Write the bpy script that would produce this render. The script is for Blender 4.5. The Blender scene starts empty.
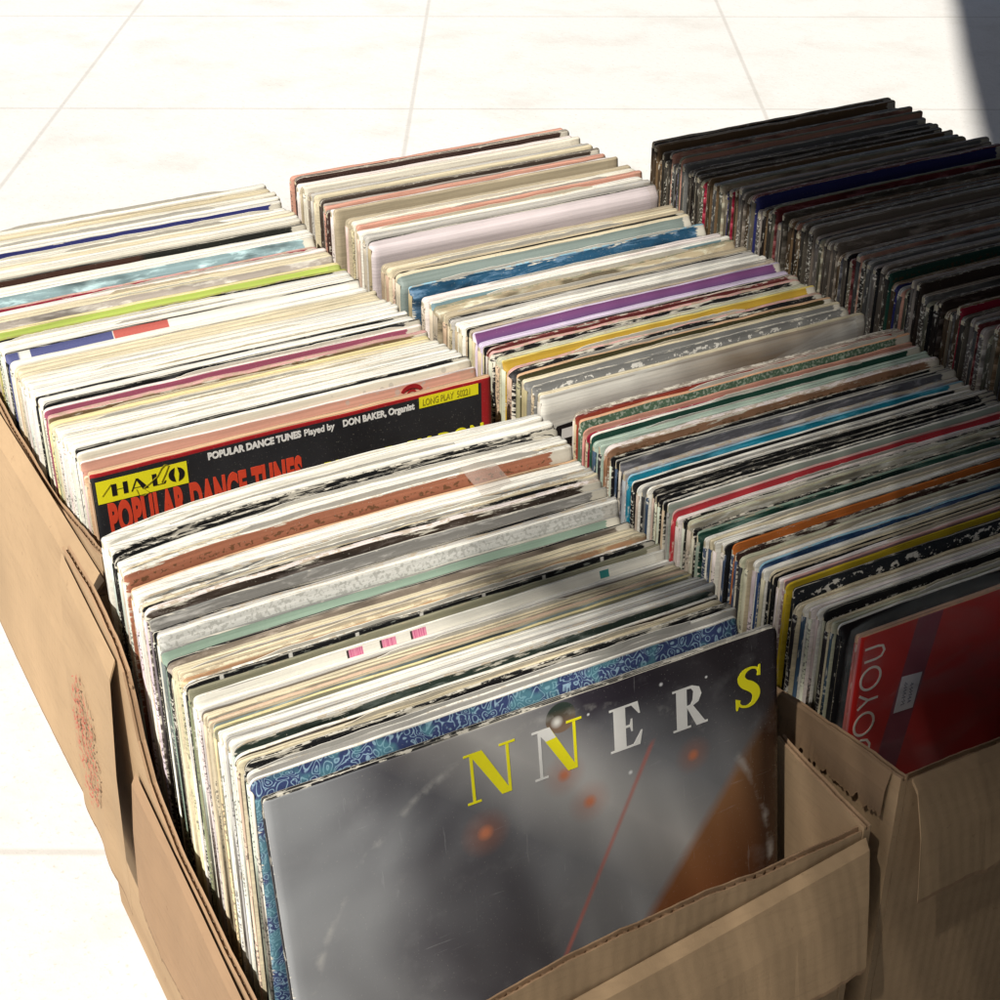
import bpy, bmesh, math, random
import mathutils
from mathutils import Vector, Matrix, noise as mnoise
R = math.radians
scene = bpy.context.scene
COL = scene.collection

# ---------------------------------------------------------------- camera
CAM_Z = .895
pitch = math.atan(980 / 1615); az = R(61.6)
fw = Vector((math.cos(az) * math.cos(pitch), math.sin(az) * math.cos(pitch), -math.sin(pitch)))
rt = Vector((math.sin(az), -math.cos(az), 0)); up = rt.cross(fw)
cam_d = bpy.data.cameras.new('camera'); cam = bpy.data.objects.new('camera', cam_d); COL.objects.link(cam)
cam_d.sensor_width = 36; cam_d.lens = 36 * 1.615; cam_d.clip_start = .02; cam_d.clip_end = 200
m = Matrix((rt, up, -fw)).transposed().to_4x4(); m.translation = Vector((0, 0, CAM_Z)); cam.matrix_world = m
scene.camera = cam

# ---------------------------------------------------------------- daylight
SUN_DIR = Vector((-.62, -.30, .95)).normalized()          # towards the sun
SUN_STRENGTH, SKY_STRENGTH, EXPOSURE = 4.8, .05, .42
world = bpy.data.worlds.new('World'); scene.world = world; world.use_nodes = True
wn = world.node_tree.nodes; wl = world.node_tree.links
sky = wn.new('ShaderNodeTexSky'); sky.sky_type = 'NISHITA'; sky.sun_disc = False
sky.sun_elevation = math.asin(SUN_DIR.z); sky.sun_rotation = math.atan2(SUN_DIR.x, SUN_DIR.y)
sky.dust_density = 2.5; sky.ozone_density = .6
wl.new(sky.outputs[0], wn['Background'].inputs[0]); wn['Background'].inputs[1].default_value = SKY_STRENGTH
sd = bpy.data.lights.new('sun', 'SUN'); sd.energy = SUN_STRENGTH; sd.angle = R(.9); sd.color = (1, .95, .87)
sun = bpy.data.objects.new('sun', sd); COL.objects.link(sun); sun.rotation_euler = SUN_DIR.to_track_quat('Z', 'Y').to_euler(); sun.location = (-2, -1, 4)
vs = scene.view_settings; vs.view_transform = 'Standard'; vs.look = 'None'; vs.exposure = EXPOSURE; vs.gamma = 1; vs.use_curve_mapping = False
scene.render.engine = 'CYCLES'

# ---------------------------------------------------------------- colours (linear base colours)
C = dict(
 W=(.80,.78,.70), PW=(.78,.70,.66), OW=(.72,.68,.57), CR=(.68,.60,.42), CRW=(.74,.69,.56), PY=(.74,.64,.34), BG=(.46,.39,.27), TP=(.23,.19,.15), TPL=(.42,.36,.28),
 GY=(.20,.20,.19), GYW=(.27,.26,.24), LG=(.48,.46,.42), WG=(.40,.35,.31), DT=(.10,.085,.065), BK=(.010,.010,.011), BB=(.05,.035,.026), BRBK=(.02,.012,.01),
 NV=(.03,.035,.16), NB=(.02,.06,.15), BG1=(.25,.36,.38), CM=(.30,.01,.035), PK=(.62,.36,.33), LM=(.40,.50,.10), OL=(.35,.36,.09), MV=(.36,.09,.15),
 OB=(.19,.12,.06), SM=(.60,.31,.23), TN=(.62,.40,.24), RU=(.36,.14,.08), WS=(.70,.70,.66), MT=(.24,.33,.26), PO=(.56,.33,.19), PO2=(.66,.48,.34), OG=(.26,.25,.17),
 PAI=(.03,.05,.16), LP=(.62,.55,.56), GG=(.22,.27,.25), LB=(.28,.50,.62), BL=(.02,.075,.14), TG=(.20,.31,.34), CRB=(.50,.42,.28), LV=(.60,.52,.66), PU=(.20,.07,.20),
 LBG=(.28,.34,.34), DTG=(.030,.045,.036), DR=(.16,.03,.03), GC=(.50,.50,.36), YL=(.70,.55,.15), GD=(.46,.29,.035), BO=(.045,.04,.015), GL=(.20,.20,.19), RD=(.36,.06,.035), PE=(.70,.40,.24), GS=(.09,.16,.10),
 DGN=(.015,.065,.045), MP=(.40,.50,.42), CO=(.26,.14,.08), SL=(.10,.10,.115), LVG=(.42,.40,.43), TE=(.01,.20,.30), SG=(.36,.42,.36), RE=(.42,.035,.045),
 PB=(.46,.43,.34), OR=(.52,.15,.03), DBR=(.05,.025,.02), MU=(.50,.36,.02), MVG=(.27,.17,.19), BKT=(.012,.016,.022), NS=(.02,.03,.19))
WORN = (.66,.62,.52); DIRT = (.34,.27,.18)
CARD = (.42,.29,.17)

# ---------------------------------------------------------------- material helpers
class NT:
    def __init__(s, name):
        s.m = bpy.data.materials.new(name); s.m.use_nodes = True; s.t = s.m.node_tree; s.n = s.t.nodes; s.b = s.n['Principled BSDF']
        s.tc = s.n.new('ShaderNodeTexCoord')
    def link(s, a, b): s.t.links.new(a, b)
    def val(s, sock, v):
        if isinstance(v, bpy.types.NodeSocket): s.link(v, sock)
        elif v is not None:
            if isinstance(v, (tuple, list)) and len(v) == 3 and sock.type == 'RGBA': v = (*v, 1)
            sock.default_value = v
    def math(s, op, a, b=None, c=None, clamp=False):
        x = s.n.new('ShaderNodeMath'); x.operation = op; x.use_clamp = clamp
        s.val(x.inputs[0], a); s.val(x.inputs[1], b)
        if c is not None: s.val(x.inputs[2], c)
        return x.outputs[0]
    def mix(s, f, a, b):
        x = s.n.new('ShaderNodeMix'); x.data_type = 'RGBA'; x.clamp_factor = True
        s.val(x.inputs[0], f); s.val(x.inputs[6], a); s.val(x.inputs[7], b); return x.outputs[2]
    def mul(s, col, f):
        x = s.n.new('ShaderNodeVectorMath'); x.operation = 'SCALE'; s.val(x.inputs[0], col if isinstance(col, bpy.types.NodeSocket) else tuple(col)); s.val(x.inputs[3], f); return x.outputs[0]
    def map(s, scale, off=(0,0,0), src='Object', rot=(0,0,0)):
        x = s.n.new('ShaderNodeMapping'); s.link(s.tc.outputs[src], x.inputs[0])
        x.inputs['Location'].default_value = off; x.inputs['Scale'].default_value = scale; x.inputs['Rotation'].default_value = rot; return x.outputs[0]
    def noise(s, vec, scale=1, detail=3, rough=.6, dist=0):
        x = s.n.new('ShaderNodeTexNoise'); s.link(vec, x.inputs['Vector']); x.inputs['Scale'].default_value = scale
        x.inputs['Detail'].default_value = detail; x.inputs['Roughness'].default_value = rough; x.inputs['Distortion'].default_value = dist; return x.outputs[0]
    def vor(s, vec, feature='F1', out='Distance', rnd=1):
        x = s.n.new('ShaderNodeTexVoronoi'); x.feature = feature; s.link(vec, x.inputs['Vector']); x.inputs['Scale'].default_value = 1; x.inputs['Randomness'].default_value = rnd; return x.outputs[out]
    def ramp(s, f, lo, hi):
        x = s.n.new('ShaderNodeMapRange'); s.val(x.inputs[0], f); s.val(x.inputs[1], lo); s.val(x.inputs[2], hi); return x.outputs[0]
    def bump(s, h, strength=.3, dist=.0005):
        x = s.n.new('ShaderNodeBump'); s.link(h, x.inputs['Height']); x.inputs['Strength'].default_value = strength; x.inputs['Distance'].default_value = dist
        s.link(x.outputs[0], s.b.inputs['Normal'])
    def uv(s):
        x = s.n.new('ShaderNodeSeparateXYZ'); s.link(s.tc.outputs['UV'], x.inputs[0]); return x.outputs[0], x.outputs[1]
    def done(s, col, rough=.6, spec=.4):
        s.val(s.b.inputs['Base Color'], col); s.val(s.b.inputs['Roughness'], rough); s.b.inputs['Specular IOR Level'].default_value = spec; return s.m

def lum(c): return .3 * c[0] + .6 * c[1] + .1 * c[2]

def wear_mix(N, col, front, wear, off, width=.30):
    """paper shows through at the rubbed edges: distance to the sleeve's edges + noise"""
    u, v = N.uv()
    e = N.math('MINIMUM', v, N.math('MINIMUM', u, N.math('SUBTRACT', width, u)))
    n = N.noise(N.map((48, 150, 520), off), 1, 5, .7)
    n2 = N.noise(N.map((28, 28, 28), off), 1, 2, .5)
    s = N.math('ADD', N.math('MULTIPLY', n, .6), N.math('MULTIPLY', n2, .4))
    K = 60 - 42 * wear
    s = N.math('SUBTRACT', s, N.math('MULTIPLY', e, K))
    thr = .60 - .15 * wear
    mask = N.ramp(s, thr, thr + .035)
    dark = lum(front) < .36
    other = WORN if dark else DIRT
    mask = N.math('MULTIPLY', mask, .95 if dark else .18 + .35 * wear)
    col = N.mix(mask, col, other)
    sc = N.noise(N.map((900, 900, 900), off), 1, 2, .5)
    sc = N.math('MULTIPLY', N.ramp(sc, .68, .74), .15 + .35 * wear)
    return N.mix(sc, col, other), n

_mc = {}
def cover_mat(code, pat, wear, seed):
    key = (code, pat, wear, seed)
    if key in _mc: return _mc[key]
    f = C[code]; N = NT('printed_cover_' + pat)
    off = (seed * 3.17, seed * 1.31, seed * 7.7)
    t = N.noise(N.map((9, 9, 22), off), 1, 3, .55)
    st = N.noise(N.map((7, 60, 520), off), 1, 4, .7)
    tone = N.math('ADD', N.math('MULTIPLY', N.ramp(t, .25, .75), .22), N.math('MULTIPLY', N.ramp(st, .3, .7), .34))
    tone = N.math('ADD', tone, .66)
    col = N.mul(f, tone)
    u, v = N.uv()
    rough = .5
    if pat == 'photo':
        a = N.noise(N.map((30, 26, 170), off), 1, 5, .65, .6)
        b = N.noise(N.map((11, 11, 40), (off[1], off[2], off[0])), 1, 3, .6)
        hi = tuple(min(.8, x * 1.9 + .10) for x in f); lo = tuple(x * .25 for x in f)
        col = N.mix(N.ramp(a, .5, .66), col, hi); col = N.mix(N.ramp(b, .52, .64), col, lo)
        rough = .35
    elif pat == 'scuff':
        a = N.noise(N.map((38, 55, 420), off), 1, 6, .78, .8)
        col = N.mix(N.math('MULTIPLY', N.ramp(a, .56, .66), .7), col, WORN)
    elif pat in ('speckle', 'speckle2'):
        a = N.noise(N.map((420, 420, 420), off), 1, 2, .5)
        col = N.mix(N.math('MULTIPLY', N.ramp(a, .50, .60), .55), col, (.30, .30, .27) if pat == 'speckle' else (.55, .62, .52))
    elif pat == 'print':
        a = N.noise(N.map((240, 1, 330), off), 1, 2, .6)
        band = N.math('MULTIPLY', N.ramp(v, .0050, .0055), N.ramp(v, .0090, .0085))
        a = N.math('MULTIPLY', N.ramp(a, .53, .57), band)
        col = N.mix(N.math('MULTIPLY', a, .8), col, (.10, .05, .02) if code != 'BK' else (.6, .58, .52))
    elif pat == 'letters':
        a = N.noise(N.map((130, 1, 200), off), 1, 3, .7)
        band = N.math('MULTIPLY', N.ramp(v, .003, .0035), N.ramp(v, .0105, .0100))
        col = N.mix(N.math('MULTIPLY', N.ramp(a, .56, .59), band), col, (.66, .64, .58))
    elif pat == 'ghost':
        a = N.vor(N.map((120, 1, 120), off), 'F1', 'Distance')
        band = N.math('MULTIPLY', N.ramp(v, .0015, .002), N.ramp(v, .0085, .008))
        x = N.math('MULTIPLY', N.math('MULTIPLY', N.ramp(a, .30, .24), band), N.math('MULTIPLY', N.ramp(u, .19, .195), .55))
        col = N.mix(x, col, (.40, .38, .33))
    elif pat == 'marks':
        a = N.noise(N.map((34, 1, 150), off), 1, 1, .5)
        col = N.mix(N.math('MULTIPLY', N.ramp(a, .74, .76), .8), col, (.08, .08, .08))
    elif pat == 'flag':
        b = N.math('MULTIPLY', N.ramp(u, .0900, .0904), N.ramp(u, .1380, .1372)); rr = N.math('MULTIPLY', b, N.ramp(v, .012, .0115))
        b2 = N.math('MULTIPLY', N.ramp(u, .0200, .0204), N.ramp(u, .0898, .0892)); b2 = N.math('MULTIPLY', b2, N.ramp(N.math('ADD', v, N.math('MULTIPLY', t, .004)), .0115, .0105))
        b3 = N.ramp(u, .012, .010)
        col = N.mix(rr, col, (.46, .11, .09)); col = N.mix(N.math('MAXIMUM', b2, b3), col, (.08, .09, .22))
    elif pat == 'split':
        col = N.mix(N.ramp(N.math('ADD', u, N.math('MULTIPLY', t, .02)), .165, .172), (.055, .022, .014), (.014, .015, .012))
    elif pat == 'paisley':
        d = N.noise(N.map((60, 60, 60), off), 1, 2, .5)
        mp = N.map((190, 190, 190), off)
        va = N.n.new('ShaderNodeVectorMath'); va.operation = 'ADD'; N.link(mp, va.inputs[0])
        sc = N.n.new('ShaderNodeCombineXYZ'); dd = N.math('MULTIPLY', d, 3.5)
        for i in range(3): N.link(dd, sc.inputs[i])
        N.link(sc.outputs[0], va.inputs[1])
        a = N.vor(va.outputs[0], 'F1', 'Distance'); ring = N.math('PINGPONG', N.math('MULTIPLY', a, 3.2), .5)
        col = N.mix(N.ramp(ring, .30, .44), (.035, .05, .13), (.24, .36, .46))
        col = N.mix(N.math('MULTIPLY', N.ramp(d, .52, .6), .5), col, (.10, .28, .30)); rough = .3
        col = N.mix(N.ramp(v, .0015, .0008), col, (.62, .58, .52))
    elif pat == 'ticks':
        a = N.math('ABSOLUTE', N.math('SUBTRACT', N.math('FRACT', N.math('MULTIPLY', u, 24)), .5))
        col = N.mix(N.ramp(a, .035, .02), col, (.7, .68, .62))
        b = N.noise(N.map((90, 1, 500), off), 1, 3, .6)
        col = N.mix(N.math('MULTIPLY', N.ramp(b, .6, .66), .7), col, (.35, .38, .33))
    elif pat == 'barcode':
        for k, u0 in enumerate((.092, .113, .1325)):
            inb = N.math('MULTIPLY', N.math('MULTIPLY', N.ramp(u, u0, u0 + .0003), N.ramp(u, u0 + .0105, u0 + .0102)), N.math('MULTIPLY', N.ramp(v, .0016, .0019), N.ramp(v, .0068, .0064)))
            bars = N.math('GREATER_THAN', N.noise(N.map((1400, 1, 1), (k, 0, 0)), 1, 1, .5), .52)
            pk = N.mix(bars, (.66, .25, .36), (.50, .10, .22)); pk = N.mix(N.ramp(u, u0 + .0018, u0 + .0012), pk, (.03, .02, .02))
            col = N.mix(inb, col, pk)
        g = N.math('MULTIPLY', N.math('MULTIPLY', N.ramp(u, .262, .2625), N.ramp(u, .2690, .2685)), N.math('MULTIPLY', N.ramp(v, .0016, .0019), N.ramp(v, .0066, .0062)))
        col = N.mix(g, col, (.04, .25, .24))
    elif pat == 'outline':
        pass
    elif pat == 'purple':
        col = N.mix(N.ramp(v, .004, .013), (.18, .065, .18), (.06, .06, .16))
        e = N.math('MINIMUM', u, N.math('ADD', v, .0012))
        col = N.mix(N.ramp(e, .0022, .0016), col, (.66, .56, .66))
    elif pat == 'stain':
        a = N.noise(N.map((7, 7, 30), (3.3, 0, 1.7)), 1, 4, .6, .8)
        col = N.mix(N.math('MULTIPLY', N.math('MULTIPLY', N.ramp(a, .47, .58), N.ramp(N.math('SUBTRACT', u, N.math('MULTIPLY', v, 2)), .06, .16)), .75), col, (.24, .15, .07))
        b = N.noise(N.map((5, 5, 60), (1, 4, 9)), 1, 4, .6)
        col = N.mix(N.math('MULTIPLY', N.ramp(b, .5, .66), .5), col, (.42, .42, .40))
        e = N.math('SUBTRACT', v, .0035); e = N.math('ABSOLUTE', e)
        col = N.mix(N.math('MULTIPLY', N.ramp(e, .0009, .0003), N.math('MULTIPLY', N.ramp(a, .44, .5), .5)), col, (.2, .17, .14))
    col, n = wear_mix(N, col, f, wear, off)
    N.bump(N.noise(N.map((260, 260, 260), off), 1, 4, .6), .35, .0004)
    _mc[key] = N.done(col, N.math('ADD', N.math('MULTIPLY', n, .3), rough - .1), .35)
    return _mc[key]

_me = {}
def edge_mat(code, wear, seed):
    key = (code, wear, seed % 4)
    if key in _me: return _me[key]
    seed = seed % 4; f = C[code]; N = NT('sleeve_edge'); off = (seed * 2.1, seed * 5.3, 0)
    a = N.noise(N.map((5, 1300, 60), off), 1, 4, .7)
    b = N.noise(N.map((120, 300, 300), off), 1, 4, .7)
    col = N.mul(f, N.math('ADD', .82, N.math('MULTIPLY', N.ramp(b, .3, .7), .22)))
    dark = lum(f) < .2
    col = N.mix(N.math('MULTIPLY', N.ramp(a, .50, .58), .74), col, WORN if dark else tuple(x * .26 for x in f))
    col = N.mix(N.math('MULTIPLY', N.ramp(b, .62 - .13 * wear, .66 - .13 * wear), .25 + .6 * wear), col, WORN if dark else DIRT)
    N.bump(b, .5, .0006)
    _me[key] = N.done(col, .75, .2); return _me[key]

_ms = {}
def spine_mat(col3, text, seed):
    key = (tuple(round(x, 2) for x in col3), text, seed % 5)
    if key in _ms: return _ms[key]
    seed = seed % 5; N = NT('spine_paper'); off = (seed, seed * 3.1, seed * 2.7)
    a = N.noise(N.map((200, 200, 12), off), 1, 4, .65)
    col = N.mul(col3, N.math('ADD', .62, N.math('MULTIPLY', N.ramp(a, .25, .75), .5)))
    if text:
        b = N.noise(N.map((420, 420, 560), off), 1, 1, .5); g = N.noise(N.map((1, 1, 16), off), 1, 1, .5)
        ink = (.05, .05, .05) if lum(col3) > .2 else (.6, .58, .5)
        col = N.mix(N.math('MULTIPLY', N.math('MULTIPLY', N.ramp(b, .53, .57), N.ramp(g, .5, .52)), .75), col, ink)
    w = N.noise(N.map((300, 300, 90), off), 1, 4, .7)
    col = N.mix(N.math('MULTIPLY', N.ramp(w, .58, .64), .6), col, DIRT if lum(col3) > .25 else WORN)
    N.bump(w, .4, .0004)
    _ms[key] = N.done(col, .7, .25); return _ms[key]

def plain(name, col, rough=.6, spec=.4, scale=80, amt=.2):
    N = NT(name); a = N.noise(N.map((scale,) * 3), 1, 4, .6)
    return N.done(N.mul(col, N.math('ADD', 1 - amt / 2, N.math('MULTIPLY', a, amt))), rough, spec)

def card_mat(name='corrugated_cardboard', tint=CARD):
    N = NT(name)
    a = N.noise(N.map((5, 5, 5)), 1, 5, .6); b = N.noise(N.map((40, 40, 400)), 1, 4, .6); c = N.noise(N.map((120, 120, 120)), 1, 4, .7)
    col = N.mul(tint, N.math('ADD', .70, N.math('MULTIPLY', N.ramp(a, .2, .8), .45)))
    col = N.mix(N.math('MULTIPLY', N.ramp(b, .5, .75), .3), col, tuple(x * .6 for x in tint))
    col = N.mix(N.math('MULTIPLY', N.ramp(c, .66, .72), .4), col, (.16, .09, .05))
    s = N.noise(N.map((2.2, 2.2, 14), (3, 3, 3)), 1, 4, .6)
    col = N.mix(N.math('MULTIPLY', N.ramp(s, .55, .68), .35), col, (.22, .14, .08))
    wv = N.n.new('ShaderNodeTexWave'); wv.bands_direction = 'Y'; N.link(N.map((1, 1, 1), rot=(0, 0, .785)), wv.inputs[0]); wv.inputs['Scale'].default_value = 55; wv.inputs['Distortion'].default_value = .3
    h = N.math('ADD', N.math('MULTIPLY', wv.outputs[1], .35), c); N.bump(h, .4, .0006)
    return N.done(col, .85, .15)

# ---------------------------------------------------------------- object helpers
def link(o, parent=None):
    COL.objects.link(o)
    if parent: o.parent = parent
    return o
def meta(o, label=None, cat=None, group=None, kind=None):
    if label: o['label'] = label
    if cat: o['category'] = cat
    if group: o['group'] = group
    if kind: o['kind'] = kind
    return o
def bm_obj(name, bm, mats, parent=None, loc=(0,0,0), rot=(0,0,0), smooth=False):
    bmesh.ops.recalc_face_normals(bm, faces=bm.faces)
    me = bpy.data.meshes.new(name); bm.to_mesh(me); bm.free()
    for mt in (mats if isinstance(mats, (list, tuple)) else [mats]): me.materials.append(mt)
    if smooth:
        for p in me.polygons: p.use_smooth = True
    o = bpy.data.objects.new(name, me); o.location = loc; o.rotation_euler = rot
    return link(o, parent)
def empty(name, loc, rot=(0,0,0)):
    o = bpy.data.objects.new(name, None); o.location = loc; o.rotation_euler = rot; o.empty_display_size = .05; return link(o)
def box(bm, x0, x1, y0, y1, z0, z1, mi=0):
    v = [bm.verts.new((x, y, z)) for z in (z0, z1) for y in (y0, y1) for x in (x0, x1)]
    for q in ((0,2,3,1),(4,5,7,6),(0,1,5,4),(2,6,7,3),(0,4,6,2),(1,3,7,5)):
        f = bm.faces.new([v[i] for i in q]); f.material_index = mi

def sleeve_mesh(W, H, t, bulge, seed, bow=None, r=.004, edge_noise=.0004, body_t=None, step=None):
    """Origin: top edge, back face, left corner. x to the right, y to the front is negative, z down to -H.
    Card sleeve with rounded corners; thin folded top edge swelling to the thickness of the record inside."""
    rnd = random.Random(seed)
    us = [0, .0005, .0012, .0022, .004, .008, .016] + [W * i / 20 for i in range(1, 20) if .02 < W * i / 20 < W - .02] + [W - .016, W - .008, W - .004, W - .0022, W - .0012, W - .0005, W]
    prof = [(-1, 0.)]
    lv = [H, H * .8, H * .5, H * .25, .05, .028, .016, .010, .0065, .004, .0022, .0010, .0003]
    bm = bmesh.new(); uvl = bm.loops.layers.uv.new('uv')
    sx = rnd.random() * 50; amp = (.0007 + rnd.random() * .0006) * (0 if step == 0 else 1)
    rings = []
    rL = r * (.35 + .9 * rnd.random() ** 2); rR = r * (.35 + 1.3 * rnd.random() ** 2)
    for u in us:
        drop = 0
        for d, rr in ((u, rL), (W - u, rR)):
            if d < rr: drop = max(drop, rr - math.sqrt(max(0, rr * rr - (rr - d) ** 2)))
        drop += edge_noise * (mnoise.noise(Vector((u * 160, sx, 0))) + .8 * mnoise.noise(Vector((u * 35, sx, 3))) + .6) + .0004 * mnoise.noise(Vector((u * 12, sx, 3)))
        wv = amp * mnoise.noise(Vector((u * 9, sx, 1)))
        b = bow(u) if bow else 0
        pinch = min(1, min(u, W - u) / .003) * .3 + .7
        ring = []
        fr = []
        for v in lv:
            k = min(1, max(0, (v - .0004) / .011)); k = k * k * (3 - 2 * k)
            th = (t + bulge * k) * pinch
            lift = max(0., 1 - v / (.0011)) ** 2 * t * .35
            fr.append((v, -th + lift, lift * .8))
        pts = [(v, y) for v, y, l in fr] + [(v, -l * .5) for v, y, l in reversed(fr)]
        for v, y in pts:
            z = -(max(v, 0) + drop * max(0, 1 - v / .05)) if v < H else -H
            ring.append((bm.verts.new((u, y + b + wv * max(0, 1 - v / H), z)), v, u))
        rings.append(ring)
    n = len(rings[0]); half = n // 2
    for a, b in zip(rings, rings[1:]):
        for j in range(n):
            k = (j + 1) % n
            f = bm.faces.new((a[j][0], b[j][0], b[k][0], a[k][0]))
            top = half - 2 <= j <= half
            f.material_index = 1 if top else 0
            for lp, q in zip(f.loops, (a[j], b[j], b[k], a[k])): lp[uvl].uv = (q[2], q[1])
    for ring in (rings[0], rings[-1]):
        for j in range(half - 1):
            q = [ring[j], ring[j + 1], ring[n - 2 - j], ring[n - 1 - j]]
            f = bm.faces.new([x[0] for x in q]); f.material_index = 2
            for lp, x in zip(f.loops, q): lp[uvl].uv = (x[2], x[1])
    return bm

def make_sleeve(x, y, z, W, H, t, bulge, code_e, code_f, pat, wear, seed, bow=None, lean=0, yaw=0, spine=None, text=False, r=.004, mats=None):
    bm = sleeve_mesh(W, H, t, bulge, seed, bow, r, .0003 + .0008 * wear)
    ms = mats or [cover_mat(code_f, pat, round(wear, 2), seed % 7), edge_mat(code_e, round(wear, 1), seed)]
    sp = spine or C[code_e]
    o = bm_obj('record_sleeve', bm, ms[:2] + [edge_mat('CR', .3, seed)], None, (x, y, z), (lean, 0, yaw), True)
    # the spine: the folded strip down the left side
    b = bmesh.new(); th = (t + bulge) * .72; y0 = bow(0) if bow else 0
    zz = [-H + .004, -H * .6, -H * .3, -.10, -.05, -.02, -.0075]
    rings = []
    for q in zz:
        e = .0001 * mnoise.noise(Vector((q * 60, seed, 0)))
        wv = (.0007) * 0
        ring = [b.verts.new((px + e, y0 + py, q)) for px, py in ((.0006, -th + .0001), (-.0003, -th + .0002), (-.0007, -th * .75), (-.0007, -th * .25), (-.0003, -.0002), (.0006, -.0001))]
        rings.append(ring)
    for a, c in zip(rings, rings[1:]):
        for j in range(6):
            k = (j + 1) % 6; b.faces.new((a[j], a[k], c[k], c[j]))
    b.faces.new(rings[0]); b.faces.new(rings[-1])
    s = bm_obj('spine', b, spine_mat(sp, text, seed), o, smooth=True)
    return o
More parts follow.
